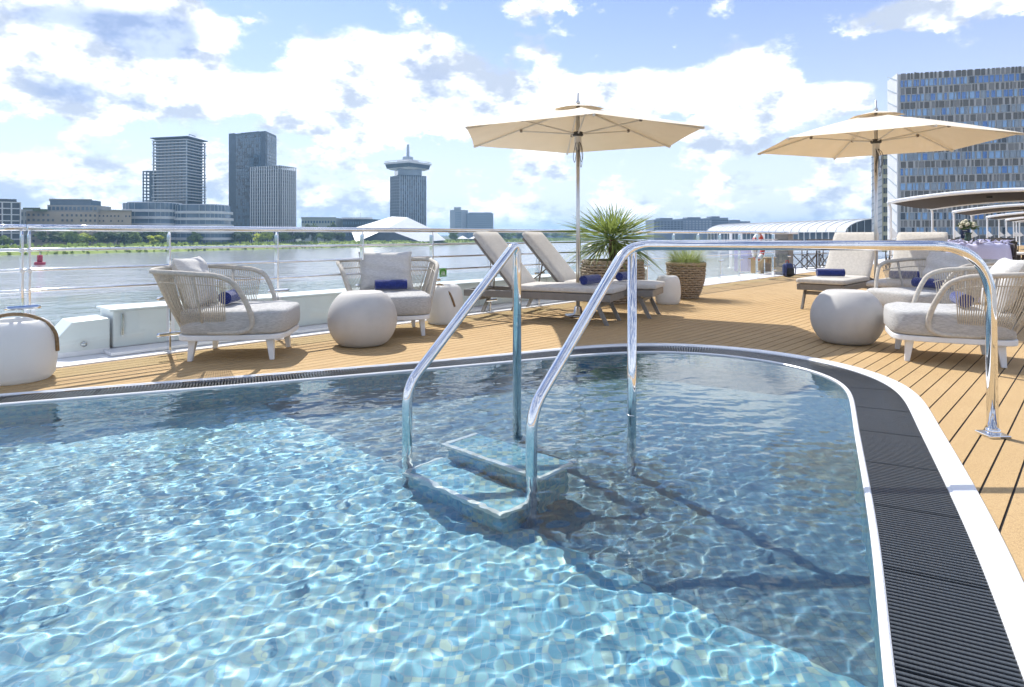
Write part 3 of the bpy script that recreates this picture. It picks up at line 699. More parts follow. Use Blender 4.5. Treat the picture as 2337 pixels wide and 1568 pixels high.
# ------------------------------------------------------------------ sun loungers
def make_lounger(label):
    t = thing('sun_lounger', label, 'sun lounger', group='taupe sun loungers'); W = .62; y = W/2
    for s in (-1, 1): MB().box((.98, s*(y-.02), .315), (1.90, .04, .085)).build('side_rail', M['taupe'], t, bevel=.005)
    for x in (.05, 1.91): MB().box((x, 0, .315), (.04, W-.082, .085)).build('end_rail', M['taupe'], t, bevel=.005)
    for k in range(9): MB().box((.80+k*.12, 0, .335), (.055, W-.082, .016)).build('slat', M['taupe'], t)
    for s in (-1, 1):
        MB().taper((0.0, s*(y-.055), 0), (.13, s*(y-.055), .275), (.05, .03), (.055, .03)).build('leg', M['taupe'], t, bevel=.004)
        MB().taper((1.88, s*(y-.055), 0), (1.74, s*(y-.055), .275), (.05, .03), (.055, .03)).build('leg', M['taupe'], t, bevel=.004)
    for x in (.10, 1.77): MB().box((x, 0, .225), (.035, W-.145, .05)).build('cross_bar', M['taupe'], t, bevel=.004)
    # foot part of the mattress, then the raised backrest
    MB().cushion((1.325, 0, .398), (1.27, W+.02, .078), 10, .40, puff=.006).build('mattress', M['lfab'], t, True)
    a = R(49); T = Matrix.Translation((.72, 0, .36)) @ Matrix.Rotation(math.pi, 4, 'Z') @ Matrix.Rotation(-a, 4, 'Y')
    br = MB()
    for s in (-1, 1): br.box((.41, s*(y-.03), 0), (.86, .035, .03), T)
    for k in range(6): br.box((.10+k*.145, 0, 0), (.05, W-.096, .016), T)
    back = br.build('backrest_frame', M['taupe'], t)
    MB().cushion((.435, 0, .052), (.92, W+.02, .075), 10, .42, T, puff=.006).build('back_mattress', M['lfab'], t, True)
    for s in (-1, 1):
        p = T @ Vector((.42, s*(y-.07), -.01)); MB().tube([p, (.18, s*(y-.07), .345)], .010, 8).build('support_strut', M['taupe'], t, True)
    MB().tube([(.18, -(y-.05), .345), (.18, y-.05, .345)], .010, 8).build('support_bar', M['taupe'], t, True)
    return t
e, a_ = Vector((-.614, 8.064)), Vector((1.09, 7.264)); dl = (a_-e).normalized(); pl_ = Vector((-dl.y, dl.x)); pl_ = pl_ if pl_.y > 0 else -pl_
c1 = e+pl_*.255; c2 = Vector((0, 8.667))+pl_*.275; la = math.atan2(dl.y, dl.x)
lg = make_lounger('taupe sun lounger nearest the pool beside the left parasol pole'); lg.location = (c1.x, c1.y, 0); lg.rotation_euler = (0, 0, la)
dup(lg, (c2.x, c2.y, 0), la, 'taupe sun lounger in front of the palm basket, behind its twin')
fl = Vector((3.98, 8.90)); ax = Vector((U.x, U.y)); pr_ = Vector((ax.y, -ax.x))
for k, (s, lab) in enumerate(((.31, 'taupe sun lounger with blue towel left of the right parasol pole'), (1.195, 'taupe sun lounger right of the right parasol pole, behind a woven chair'))):
    hd = fl+pr_*s+ax*1.95; dup(lg, (hd.x, hd.y, 0), math.atan2(-ax.y, -ax.x), lab)
def on_lounger(c, ang, x, y): q = Matrix.Rotation(ang, 4, 'Z') @ Vector((x, y, 0)); return (c[0]+q.x, c[1]+q.y, .443)
towel_roll('rolled blue towel at the foot of the nearest left lounger', on_lounger(c1, la, 1.60, .0), la+R(78))
towel_roll('rolled blue towel on the left lounger in front of the palm', on_lounger(c2, la, 1.50, .0), la+R(78))
hd = fl+pr_*.31+ax*1.95; towel_roll('rolled blue towel on the lounger left of the right parasol', on_lounger(hd, math.atan2(-ax.y, -ax.x), 1.48, .0), R(-12), .36)
hd = fl+pr_*1.195+ax*1.95; towel_roll('rolled dark towel glimpsed behind a woven chair arm at right', on_lounger(hd, math.atan2(-ax.y, -ax.x), 1.35, .0), R(-12))
# ==== PLANTS ====
# ------------------------------------------------------------------ plants in baskets
def basket(t, r_top, r_mid, r_bot, h, rows, name='weave'):
    def rad(s): return r_bot+(r_mid-r_bot)*math.sin(min(1, s/.72)*math.pi/2) if s < .72 else r_mid+(r_top-r_mid)*((s-.72)/.28)
    mb = MB(); ns = 44 if r_top > .35 else 34; rr = random.Random(rows)
    for k in range(rows):
        s = (k+.5)/rows; ph = math.pi*(k % 2); r0 = rad(s); th = h/rows*.46; n = ns*3
        pts = [((r0+.013*math.cos(ns/2*a+ph)+rr.uniform(-.002, .002))*math.cos(a), (r0+.013*math.cos(ns/2*a+ph))*math.sin(a), h*s+rr.uniform(-.004, .004)) for a in (2*math.pi*i/n for i in range(n))]
        mb.tube(pts, th, 5, closed=True)
    mb.build(name, M['wicker'], t, True, kind='stuff')
    mb = MB()
    for k in range(ns):
        a = 2*math.pi*(k+.5)/ns; mb.tube([(rad(s)*math.cos(a), rad(s)*math.sin(a), h*s) for s in (0, .25, .5, .72, 1)], .007, 5)
    mb.build('stakes', M['wicker'], t, True, kind='stuff')
    MB().tube([((rad(1)+.004)*math.cos(2*math.pi*i/60), (rad(1)+.004)*math.sin(2*math.pi*i/60), h) for i in range(60)], .024, 8, closed=True).build('rim', M['wicker'], t, True)
    MB().lathe([(rad(.0)-.02, .01), (rad(.5)-.02, h*.5), (rad(.86)-.025, h*.86), (.02, h*.89)], 36).build('soil', M['soil'], t)
pt_ = thing('palm_basket', 'broad wicker basket holding the spiky palm behind the left loungers', 'planter', (1.56, 9.86, 0)); basket(pt_, .455, .475, .36, .63, 15)
pm = thing('palm_plant', 'spiky green fan palm growing from the broad wicker basket', 'palm', (1.56, 9.86, .55))
MB().tube([(0, 0, 0), (.01, 0, .15), (-.01, .01, .30), (0, 0, .42)], [.07, .062, .055, .06], 12).build('trunk', M['trunk'], pm, True)
def palm_crown():
    rr = random.Random(4); mb = MB(); C = Vector((0, 0, .40))
    def blade(p, d, L, w, droop):
        d = d.normalized(); sd_ = d.cross(Vector((0, 0, 1)));
        if sd_.length < .05: sd_ = Vector((1, 0, 0))
        sd_.normalize(); a = rr.uniform(-.9, .9); nn = sd_.cross(d); sd_ = (sd_*math.cos(a)+nn*math.sin(a)); vs = []; n = 5
        for i in range(n+1):
            s = i/n; q = p+d*L*s+Vector((0, 0, -droop*s*s*L)); ww = w*(1-s**2.2)*(.55+.9*min(1, s*3)) if i < n else .0006
            vs += [q-sd_*ww, q+sd_*ww]
        mb.add(vs, [(2*i, 2*i+1, 2*i+3, 2*i+2) for i in range(n)])
    for k in range(40):                                               # fans: a stalk and a hand of stiff blades
        el = R(88)-R(120)*((k+.5)/40)**.75; az = k*2.39996+rr.uniform(-.3, .3); d = Vector((math.cos(az)*math.cos(el), math.sin(az)*math.cos(el), math.sin(el)))
        st = rr.uniform(.10, .24); p = C+d*st; mb.tube([C, p], [.008, .006], 5)
        up = Vector((0, 0, 1)); s1 = d.cross(up).normalized() if abs(d.z) < .99 else Vector((1, 0, 0)); nb = 13
        for j in range(nb):
            a = (j/(nb-1)-.5)*R(120); tw = rr.uniform(-.12, .12); dd = d*math.cos(a)+s1*math.sin(a); dd.z += tw
            blade(p, dd, rr.uniform(.44, .60)*(1-.12*abs(a))*(1+.32*math.cos(el)**2), rr.uniform(.006, .0095), rr.uniform(.02, .12)+(.22 if el < 0 else 0))
    return mb
palm_crown().build('crown', M['palm'], pm)
gt = thing('grass_basket', 'slim tapered wicker basket with feathery grass beside the deck', 'planter', (2.86, 10.45, 0)); basket(gt, .30, .29, .175, .57, 15)
gg = thing('feather_grass', 'arching feathery grass spilling over the slim wicker basket', 'grass plant', (2.86, 10.45, .50))
def tuft():
    rr = random.Random(8); mb = MB()
    for k in range(1100):
        a = rr.uniform(0, 6.283); r0 = rr.uniform(0, .22)**1; p = Vector((r0*math.cos(a), r0*math.sin(a), 0)); L = rr.uniform(.30, .72); b = a+rr.uniform(-.6, .6); o_ = rr.uniform(.15, .95)
        d = Vector((math.cos(b)*o_, math.sin(b)*o_, 1)).normalized(); sd_ = d.cross(Vector((0, 0, 1))).normalized(); w = rr.uniform(.0018, .004); vs = []
        for i in range(5):
            s = i/4; q = p+d*L*s+Vector((math.cos(b), math.sin(b), 0))*L*.35*s*s+Vector((0, 0, -1))*L*.75*s*s*o_; ww = w*(1-.8*s); vs += [q-sd_*ww, q+sd_*ww]
        mb.add(vs, [(2*i, 2*i+1, 2*i+3, 2*i+2) for i in range(4)])
    return mb
tuft().build('blades', M['grass'], gg, kind='stuff')

# ------------------------------------------------------------------ small things by the rail and further along the deck
def railpt(x, v=6.03): k = (x-CX)/F; Y = v/(V.y+V.x*k); return Vector((k*Y, Y, 0))
sg = thing('assembly_sign', 'small green assembly point sign on the railing above the lantern', 'sign', tuple(railpt(1011, 5.985)), SA)
MB().box((0, 0, .575), (.115, .006, .105)).build('plate', M['green'], sg, bevel=.002)
mb = MB()
for x, s in ((-.022, .8), (0, 1), (.022, .8)):
    mb.lathe([(.0055*s, -.001), (.0055*s, .001)], 10, (x, 0, 0)); 
fg = MB()
for x, s in ((-.022, .8), (0, 1), (.022, .8)):
    fg.box((x, -.0045, .563), (.012*s, .003, .030*s)); fg.box((x, -.0045, .563+.026*s), (.009*s, .003, .009*s)); fg.box((x-.003*s, -.0045, .543), (.004, .003, .014)); fg.box((x+.003*s, -.0045, .543), (.004, .003, .014))
for sx in (-1, 1):
    for szz in (-1, 1):
        fg.box((sx*.042, -.0045, .575+szz*.038), (.016, .003, .005)); fg.box((sx*.048, -.0045, .575+szz*.034), (.005, .003, .012))
fg.build('pictogram', M['signwhite'], sg)
lbp = sh(15.25, 6.11, .74)
lb = thing('lifebuoy', 'red and white lifebuoy hanging on the far end of the railing', 'lifebuoy', tuple(lbp), SA)
for k in range(8):
    a0 = math.pi/4*k; MB().tube([(.28*math.cos(a0+math.pi/4*j/7), 0, .28*math.sin(a0+math.pi/4*j/7)) for j in range(8)], .055, 12).build('band', M['red'] if k % 2 else M['signwhite'], lb, True)
MB().tube([(.345*math.cos(2*math.pi*j/40), -.02, .345*math.sin(2*math.pi*j/40)) for j in range(40)], .006, 6, closed=True).build('grab_line', M['signwhite'], lb, True)
p = gnd(1797, 627)
gp = thing('grey_pillar', 'grey deck pillar with white cap at the end of the railing', 'pillar', (p.x, p.y+.2, 0), SA)
MB().box((0, 0, .53), (.34, .34, 1.06)).build('shaft', M['greypost'], gp, bevel=.01); MB().box((.0, 0, 1.085), (.62, .5, .05)).build('cap', M['white'], gp, bevel=.006)
p = gnd(1794, 631)
bp = thing('backpack', 'blue and black backpack standing on the deck by the grey pillar', 'backpack', (p.x, p.y-.1, 0), R(10))
MB().cushion((0, 0, .17), (.26, .18, .34), 8, .45).build('body', M['navy'], bp, True); MB().cushion((0, -.10, .12), (.20, .08, .20), 6, .45).build('front_pocket', M['black'], bp, True)
MB().tube(bent([(-.04, .02, .33), (-.04, .02, .40), (.04, .02, .40), (.04, .02, .33)], .03), .008, 6).build('handle', M['red'], bp, True)
for s in (-1, 1): MB().tube(catmull([(s*.10, -.09, .32), (s*.13, -.13, .2), (s*.12, -.10, .04)], 5), .012, 6).build('strap', M['towel'], bp, True)
# landing stage gear behind the railing end
def cabinet(name, label, cat, px, py, size, m, zoff=0):
    p = gnd(px, py); t = thing(name, label, cat, (p.x, p.y, zoff), SA)
    MB().box((0, 0, size[2]/2), (size[0], size[1], size[2])).build('body', m, t, bevel=.01)
    MB().box((0, 0, size[2]+.012), (size[0]+.03, size[1]+.03, .022)).build('top', M['white'], t, bevel=.004)
    MB().box((0, -size[1]/2-.006, size[2]*.55), (size[0]*.86, .01, size[2]*.7)).build('door', m, t, bevel=.004)
    MB().box((size[0]*.3, -size[1]/2-.018, size[2]*.6), (.02, .014, .1)).build('handle', M['steel'], t)
    return t
cabinet('deck_cabinet', 'pale lilac cabinet on the side deck behind the lifebuoy', 'cabinet', 1700, 618, (.55, .4, .60), M['lavender'])
bn = thing('wooden_bench', 'low wooden bench behind the glass near the railing end', 'bench', tuple(gnd(1745, 622)), SA)
for k in range(4): MB().box((0, -.15+k*.1, .40), (1.3, .085, .03)).build('slat', M['wood'], bn, bevel=.003)
for s in (-1, 1): MB().box((s*.5, 0, .19), (.06, .34, .38)).build('leg', M['wood'], bn, bevel=.003)
for k, x in enumerate((1668, 1690, 1742, 1765)):
    p = gnd(x, 612); t = thing('white_stanchion', 'white stanchion ' + ['left of the lilac cabinet', 'between lilac cabinet and lifebuoy', 'right of the lifebuoy', 'just left of the grey pillar'][k], 'stanchion', (p.x, p.y, 0))
    MB().box((0, 0, .55), (.07, .07, 1.1)).build('shaft', M['white'], t, bevel=.006); MB().lathe([(.10, 0), (.10, .015), (.05, .03)], 16).build('foot', M['white'], t)

# director style folding chairs
MCh = mat('chair_dark_wood', (.045, .032, .022), .5); MSl = mat('grey_sling', (.21, .19, .165), .85, 0, .1, 20)
def make_folding(label):
    t = thing('folding_chair', label, 'chair', group='folding chairs on the far deck')
    for y in (-.22, .22):
        MB().tube([(-.24, y, .02), (.24, y, .45)], .014, 6).build('cross_leg', MCh, t); MB().tube([(.24, y, .02), (-.24, y, .45)], .014, 6).build('cross_leg', MCh, t)
        MB().box((0, y, .635), (.05, .5, .025) if False else (.52, .045, .025)).build('armrest', MCh, t, bevel=.004)
        MB().tube([(-.24, y, .02), (-.24, y, .90)], .014, 6).build('back_post', MCh, t); MB().tube([(.24, y, .02), (.24, y, .63)], .014, 6).build('front_post', MCh, t)
    for x in (-.24, .24): MB().tube([(x, -.22, .03), (x, .22, .03)], .012, 6).build('foot_bar', MCh, t)
    MB().box((0, 0, .452), (.50, .42, .012)).build('seat_sling', MSl, t); MB().box((-.245, 0, .80), (.014, .46, .20)).build('back_sling', MSl, t)
    return t
def make_table(label, top):
    t = thing('dining_table', label, 'table', group='dining tables on the far deck')
    MB().box((0, 0, .735), (1.0, .8, .03)).build('tabletop', top, t, bevel=.006)
    for sx in (-1, 1):
        for sy in (-1, 1): MB().taper((sx*.45, sy*.35, 0), (sx*.45, sy*.35, .72), (.045, .045), (.05, .05)).build('leg', MCh, t)
        MB().box((sx*.45, 0, .67), (.03, .62, .08)).build('apron', MCh, t)
    return t
fc = make_folding('leftmost dark folding chair in the row beyond the grey pillar'); p = gnd(1836, 615); fc.location = (p.x, p.y, 0); fc.rotation_euler = (0, 0, R(-60))
spots = [(gnd(1868, 612), R(-80), 'second dark folding chair from the grey pillar'), (gnd(1890, 609), R(-100), 'third dark folding chair from the grey pillar, half behind a lounger'),
         (sh(12.4, 1.30), R(160), 'dark folding chair tucked at the cream table at the right edge'), (sh(14.2, 1.55), R(-20), 'dark folding chair behind the cream table at the right edge')]
nth = ['first', 'second', 'third', 'fourth', 'fifth', 'sixth', 'seventh', 'eighth', 'ninth', 'tenth', 'eleventh', 'twelfth']
k = 0
for u, v in ((21, 4.4), (24, 3.2), (24, 4.6), (27, 2.6), (28, 4.1), (31, 3.3), (34, 4.3), (35, 3.0), (38, 3.6)):
    spots.append((sh(u, v), R(47+180*(k % 2)+20*math.sin(3*k)), f'folding chair under the brown awnings, {nth[k]} nearest to the pool')); k += 1
for p, a, lab in spots: dup(fc, (p.x, p.y, 0), a, lab)
MTop = mat('cream_tabletop', (.66, .62, .55), .6, 0, .05, 5)
tb0 = make_table('cream topped dining table at the right edge behind the lilac cloth table', MTop); tb0.location = tuple(sh(13.3, 1.35)); tb0.rotation_euler = (0, 0, SA)
for k, (u, v) in enumerate(((22.5, 3.9), (26, 3.4), (29.5, 3.7), (33, 3.7), (36.5, 3.3))): dup(tb0, tuple(sh(u, v)), SA, f'dining table under the brown awnings, {nth[k]} nearest to the pool')

# cloth covered table with bouquet
ct = thing('cloth_table', 'round table draped with lilac tulle at the right behind the chairs', 'table', (7.30, 10.05, 0))
def cloth():
    rr = random.Random(3); mb = MB(); n = 96; rows = [(.02, .90), (.25, .905), (.42, .90), (.455, .88), (.47, .80), (.49, .6), (.51, .35), (.535, .02)]; vs = []
    for r0, z in rows:
        for i in range(n):
            a = 2*math.pi*i/n; w = (.90-z)/.9; r = r0+.025*w*math.sin(14*a+.8*math.sin(5*a))+.006*w*math.sin(31*a); vs.append((r*math.cos(a), r*math.sin(a), z+(.012*math.sin(9*a)*(z > .85))))
    mb.add(vs, [(k*n+i, k*n+(i+1) % n, (k+1)*n+(i+1) % n, (k+1)*n+i) for k in range(len(rows)-1) for i in range(n)]+[tuple(range(n))[::-1]]); return mb
cloth().build('tablecloth', M['lavender'], ct, True)
mb = MB(); rr = random.Random(6)
for k in range(26):                                                    # crumpled tulle along the rim
    a = 2*math.pi*k/26+rr.uniform(-.08, .08); c = Vector((.43*math.cos(a), .43*math.sin(a), .90)); r = rr.uniform(.05, .09); pts = [c+Vector((rr.uniform(-1, 1)*r, rr.uniform(-1, 1)*r, rr.uniform(-.01, .075))) for _ in range(7)]
    mb.add(pts, [(0, 1, 2), (0, 2, 3), (0, 3, 4), (0, 4, 5), (0, 5, 6), (0, 6, 1)])
mb.build('tulle_ruffle', M['lavender'], ct, True)
vs_ = thing('flower_vase', 'dark glass vase with cream and green bouquet on the lilac table', 'vase', (7.18, 10.0, .905))
MB().lathe([(.05, 0), (.06, .01), (.045, .09), (.04, .14), (.06, .17), (.055, .172), (.036, .14)], 24).build('vase', mat('green_glass', (.03, .06, .04), .1), vs_, True)
MFl = mat('cream_petals', (.62, .58, .42), .8, 0, .2, 30); MLf = mat('bouquet_leaf', (.09, .14, .045), .6, 0, .3, 20)
lf = MB(); fl_ = MB(); rr = random.Random(12)
for k in range(130):
    d = Vector((rr.gauss(0, 1), rr.gauss(0, 1), abs(rr.gauss(.7, .6)))).normalized(); p = Vector((0, 0, .22))+d*rr.uniform(.05, .15); q = Vector((rr.gauss(0, 1), rr.gauss(0, 1), rr.gauss(0, 1))).normalized(); s_ = d.cross(q).normalized()*.014; lf.add([p-s_, p+d*.035+s_*.2, p+s_, p-d*.03], [(0, 1, 2, 3)])
for k in range(16):
    d = Vector((rr.gauss(0, 1), rr.gauss(0, 1), abs(rr.gauss(.8, .5)))).normalized(); p = Vector((0, 0, .24))+d*.125; r = rr.uniform(.018, .03); fl_.cushion(tuple(p), (2*r, 2*r, 2*r), 3, .5)
lf.build('leaves', MLf, vs_, kind='stuff'); fl_.build('blossoms', MFl, vs_, True)
# ==== AWNINGS AND CITY ====
# ------------------------------------------------------------------ arched awnings over the far deck
def awning(label, u0, u1):
    t = thing('arched_awning', label, 'awning', tuple(sh(u0, 2.6)), SA, 'brown arched awnings'); Hf = 3.55; L = u1-u0
    def zz(y): return 2.30+.30*(1-(y/Hf)**2)
    ys = [-Hf+2*Hf*k/24 for k in range(25)]; mb = MB(); vs = []
    for x in (.02, L*.33, L*.66, L-.02):
        for y in ys: vs.append((x, y, zz(y)-.02-.05*math.sin(math.pi*x/L)))
    mb.add(vs, [(i*25+j, i*25+j+1, (i+1)*25+j+1, (i+1)*25+j) for i in range(3) for j in range(24)]); c = mb.build('canopy', M['awning'], t, True)
    for x in (0, L): MB().tube([(x, y, zz(y)) for y in ys], .075, 8).build('arch_tube', M['white'], t, True)
    for s in (-1, 1): MB().tube([(0, s*Hf, 2.30), (L, s*Hf, 2.30)], .04, 8).build('side_tube', M['white'], t, True)
    for x in (0, L):
        for s in (-1, 1):
            p = MB().tube(bent([(x+.25, s*(Hf-.02), 0), (x+.25, s*(Hf-.02), 2.12), (x, s*Hf, 2.30)], .12), .05, 10).build('post', M['white'], t, True)
            if s > 0: MB().add([(x+.22, s*Hf-.06, 1.35), (x+.22, s*Hf-.36, .98), (x+.26, s*Hf-.10, .88), (x+.30, s*Hf-.02, 1.0)], [(0, 1, 2), (0, 2, 3), (0, 3, 1), (1, 3, 2)]).build('cloth_tie', M['signwhite'], p)
    MB().box((L*.25, .6, zz(.6)-.12), (.12, .18, .08)).build('lamp', M['dark'], t)
for k, (a, b) in enumerate(((28, 36.3), (42.3, 48.8), (56, 63), (68, 74), (76.5, 79.5))):
    awning(f'brown arched awning with white frame, {nth[k]} nearest to the pool', a, b)
p = at(2203, 536, 26); nb = thing('notice_board', 'tall navy blue notice board between the awning posts', 'board', (p.x, p.y, 0), R(-15))
MB().box((0, 0, 1.27), (.32, .03, .75)).build('panel', M['navy'], nb, bevel=.005)
for s in (-.13, .13): MB().box((s, .03, .45), (.03, .03, .9)).build('leg', M['steel'], nb)
for k in range(4): MB().box((-.02, -.018, 1.55-.17*k), (.16-.03*(k % 2), .004, .02)).build('text_line', M['signwhite'], nb)

# ------------------------------------------------------------------ city: materials
GZ = WZ+2.85
MGl = mat('blue_facade_glass', (.06, .11, .16), .12, 0, .5, .12, spec=.7, c2=(.12, .19, .26)); MGl2 = mat('dark_facade_glass', (.035, .05, .065), .15, 0, .4, .2, spec=.6)
MCon = mat('pale_concrete', (.46, .46, .44), .8, 0, .12, .2); MWh = mat('white_cladding', (.62, .63, .63), .6, 0, .08, .2)
MDk = mat('dark_cladding', (.055, .085, .115), .5, 0, .2, .2); MBe = mat('beige_render', (.46, .39, .30), .85, 0, .10, .2); MGr = mat('grey_render', (.33, .33, .31), .85, 0, .1, .2)
MFr = mat('window_frame', (.33, .39, .44), .5); MGn = mat('roof_green', (.10, .13, .06), .9, 0, .4, .6)
UNIT = {}
def unit(m, name):
    if (m.name, name) not in UNIT:
        me = MB().box((0, 0, 0), (1, 1, 1)).mesh(name); me.materials.append(m); UNIT[(m.name, name)] = me
    return UNIT[(m.name, name)]
def piece(name, m, parent, c, d, rz=0):
    o = place(name, unit(m, name), parent); o.location = c; o.scale = d; o.rotation_euler = (0, 0, rz); return o
def face_frame(p0, p1):
    """ground points p0 (left) to p1 (right) as seen from the camera: origin, direction, outward normal"""
    a = Vector((p0[0], p0[1], 0)); b = Vector((p1[0], p1[1], 0)); t = (b-a).normalized(); nrm = Vector((t.y, -t.x, 0)); return a, t, nrm, (b-a).length
def grid_windows(parent, p0, p1, z0, z1, cols, rows, fx=.7, fz=.65, m=None, name='window', cap=300, seed=1, skip=0.0, mats=None, depth=.3):
    """window panes standing in recess-deep boxes on one facade; past the cap they are joined"""
    a, t, nrm, L = face_frame(p0, p1); rz = math.atan2(t.y, t.x); cw, rh = L/cols, (z1-z0)/rows; rest = MB(); rr = random.Random(seed); cnt = 0
    for r in range(rows):
        for c in range(cols):
            if rr.random() < skip: continue
            mm = rr.choice(mats) if mats else (m or MGl); p = a+t*(cw*(c+.5))+nrm*(depth*.2); z = z1-rh*(r+.5)
            if cnt < cap: piece(name, mm, parent, (p.x, p.y, z), (cw*fx, depth, rh*fz), rz)
            else: rest.box((0, 0, 0), (cw*fx, depth, rh*fz), Matrix.Translation((p.x, p.y, z)) @ Matrix.Rotation(rz, 4, 'Z'))
            cnt += 1
    if rest.v: rest.build('more_windows', (mats or [m or MGl])[0], parent, kind='stuff')
def corner(x, Y): return ((x-CX)*Y/F, Y)
def hgt(y, Y): return H-(y-HOR)*Y/F
def block(t, name, pl, z0, z1, m, bevel=0): return MB().prism(pl, z0, z1).build(name, m, t, bevel=bevel)
def back(p, q, d):
    a, t, nrm, L = face_frame(p, q); return ((q[0]-nrm.x*d, q[1]-nrm.y*d), (p[0]-nrm.x*d, p[1]-nrm.y*d))
def box_building(name, label, x0, x1, ytop, Y0, Y1, d, m, z0=None):
    """four sided building whose front runs from pixel column x0 at depth Y0 to x1 at depth Y1"""
    t = thing(name, label, 'building'); p, q = corner(x0, Y0), corner(x1, Y1); b = back(p, q, d); z1 = hgt(ytop, (Y0+Y1)/2)
    block(t, 'wall', [p, q, b[0], b[1]], GZ if z0 is None else z0, z1, m); return t, p, q, b, z1

# grid faced flats at the far left
t, p, q, b, z1 = box_building('apartment_block', 'white framed glass apartment block at the far left edge of the bank', -60, 46, 461, 280, 292, 20, MGl2)
a, tt_, nn, L = face_frame(p, q); rz = math.atan2(tt_.y, tt_.x)
for k in range(8): c = a+tt_*(L/2)+nn*.3; piece('floor_band', MWh, t, (c.x, c.y, GZ+.4+(z1-GZ-.4)*k/7), (L+.4, 1.0, .45), rz)
for k in range(6): c = a+tt_*(L*k/5)+nn*.35; piece('pilaster', MWh, t, (c.x, c.y, (GZ+z1)/2), (.45, 1.1, z1-GZ), rz)
block(t, 'penthouse', [corner(-60, 284), corner(38, 292), corner(38, 302), corner(-60, 300)], z1, z1+1.6, MGl2)
# low dark roofs
t, p, q, b, z1 = box_building('terrace_house', 'dark grey low house between white framed flats and beige flats', 44, 100, 478, 330, 330, 15, MGr)
grid_windows(t, p, q, GZ+2, z1-.5, 5, 4, .5, .5, MGl2); block(t, 'roof_garden', [corner(52, 331), corner(92, 331), corner(92, 340), corner(52, 340)], z1, z1+1.0, MGn)
# beige stepped flats
t, p, q, b, z1 = box_building('beige_flats', 'stepped beige apartment building with grey penthouse on the left bank', 60, 222, 483, 305, 318, 22, MBe)
grid_windows(t, p, q, GZ+1, z1-.5, 15, 6, .45, .45, MGl2, skip=.12, seed=3)
p2, q2 = corner(108, 314), corner(222, 319); b2 = back(p2, q2, 18); block(t, 'grey_upper_part', [p2, q2, b2[0], b2[1]], z1, hgt(468, 316), MGr); grid_windows(t, p2, q2, z1, hgt(468, 316), 12, 1, .6, .5, MGl)
p3, q3 = corner(114, 318), corner(208, 322); b3 = back(p3, q3, 12); block(t, 'penthouse', [p3, q3, b3[0], b3[1]], hgt(468, 316), hgt(456, 319), MGl); block(t, 'roof', [corner(112, 317), corner(210, 321), corner(210, 333), corner(112, 332)], hgt(456, 319), hgt(454, 319), MGr)
p4, q4 = corner(75, 303), corner(108, 306); block(t, 'roof_garden', [p4, q4, corner(108, 316), corner(75, 316)], z1, z1+1.0, MGn)
t, p, q, b, z1 = box_building('beige_flats', 'plain beige block between stepped flats and white banded building', 223, 300, 481, 322, 330, 18, MBe)
grid_windows(t, p, q, GZ+1, z1-1.5, 9, 6, .4, .35, MGl2, skip=.3, seed=5); block(t, 'roof', [corner(222, 321), corner(301, 329), corner(301, 350), corner(222, 345)], z1, z1+.5, MGr)
# white banded curved building, two wings
def banded(label, x0, x1, ytop, Y, seed):
    t = thing('banded_building', label, 'building'); xc = (x0+x1)/2; c = corner(xc, Y+14); rx = (x1-x0)/2*Y/F; z1 = hgt(ytop, Y); n = 6; fh = (z1-GZ)/n
    def oval(s): return [(c[0]+rx*s*math.copysign(abs(math.cos(a))**.6, math.cos(a)), c[1]+14*s*math.copysign(abs(math.sin(a))**.6, math.sin(a))) for a in (2*math.pi*k/48 for k in range(48))]
    for k in range(n):
        s = 1-.02*max(0, k-3); block(t, 'glass_storey', oval(s*.965), GZ+k*fh, GZ+k*fh+fh*.62 if k < n-1 else z1-.3, MGl)
        if k < n-1: block(t, 'balcony_band', oval(s), GZ+k*fh+fh*.62, GZ+(k+1)*fh, MWh)
    block(t, 'roof', oval(.84), z1-.3, z1+.25, MWh)
    for k in range(14):
        a = -math.pi*(k+.5)/14; pt = (c[0]+rx*.955*math.copysign(abs(math.cos(a))**.6, math.cos(a)), c[1]-14*.955*abs(math.sin(a))**.6); piece('mullion', MFr, t, (pt[0], pt[1], (GZ+z1)/2), (.3, .3, z1-GZ-.6))
banded('white banded building with curved corners below the balcony tower, left wing', 293, 416, 461, 345, 1)
banded('white banded building beside the dark glass tower, right wing', 409, 524, 466, 350, 2)
# tower with jutting balcony slabs
t = thing('balcony_tower', 'tall unfinished looking tower with thin jutting balcony slabs', 'building'); Y = 405
pa, pb, pc = corner(356, Y), corner(424, Y-6), corner(462, Y+12); pd = corner(395, Y+26); zt = hgt(322, Y)
block(t, 'core', [pa, pb, pc, pd], GZ, zt, MGl2); nfl = 21
def grow(P, s):
    c = Vector((sum(p[0] for p in P)/len(P), sum(p[1] for p in P)/len(P))); return [tuple(c+(Vector(p)-c)*s) for p in P]
for k in range(nfl):
    z = hgt(458, Y)+(zt-hgt(458, Y))*k/(nfl-1); P = grow([pa, pb, pc, pd], 1.16+.03*math.sin(k*1.7)); MB().prism(P, z-.22, z+.22).build('floor_slab', MWh, t)
MB().prism(grow([pa, pb, pc, pd], 1.24), zt+1.4, zt+1.9).build('roof_slab', MDk, t)
for s in (pa, pb, pc): q_ = grow([pa, pb, pc, pd], 1.10)[[pa, pb, pc].index(s)]; piece('corner_column', MFr, t, (q_[0], q_[1], (GZ+zt)/2), (.7, .7, zt-GZ))
grid_windows(t, pa, pb, hgt(458, Y), zt, 8, nfl-1, .62, .62, MGl, cap=300); grid_windows(t, pb, pc, hgt(458, Y), zt, 6, nfl-1, .62, .62, MGl, cap=0, seed=4)
MB().tube([(pb[0]-3, pb[1]+10, zt+1.9), (pb[0]-3, pb[1]+10, zt+5), (pb[0]+1, pb[1]+10, zt+3.6)], .25, 6).build('roof_crane', MDk, t)
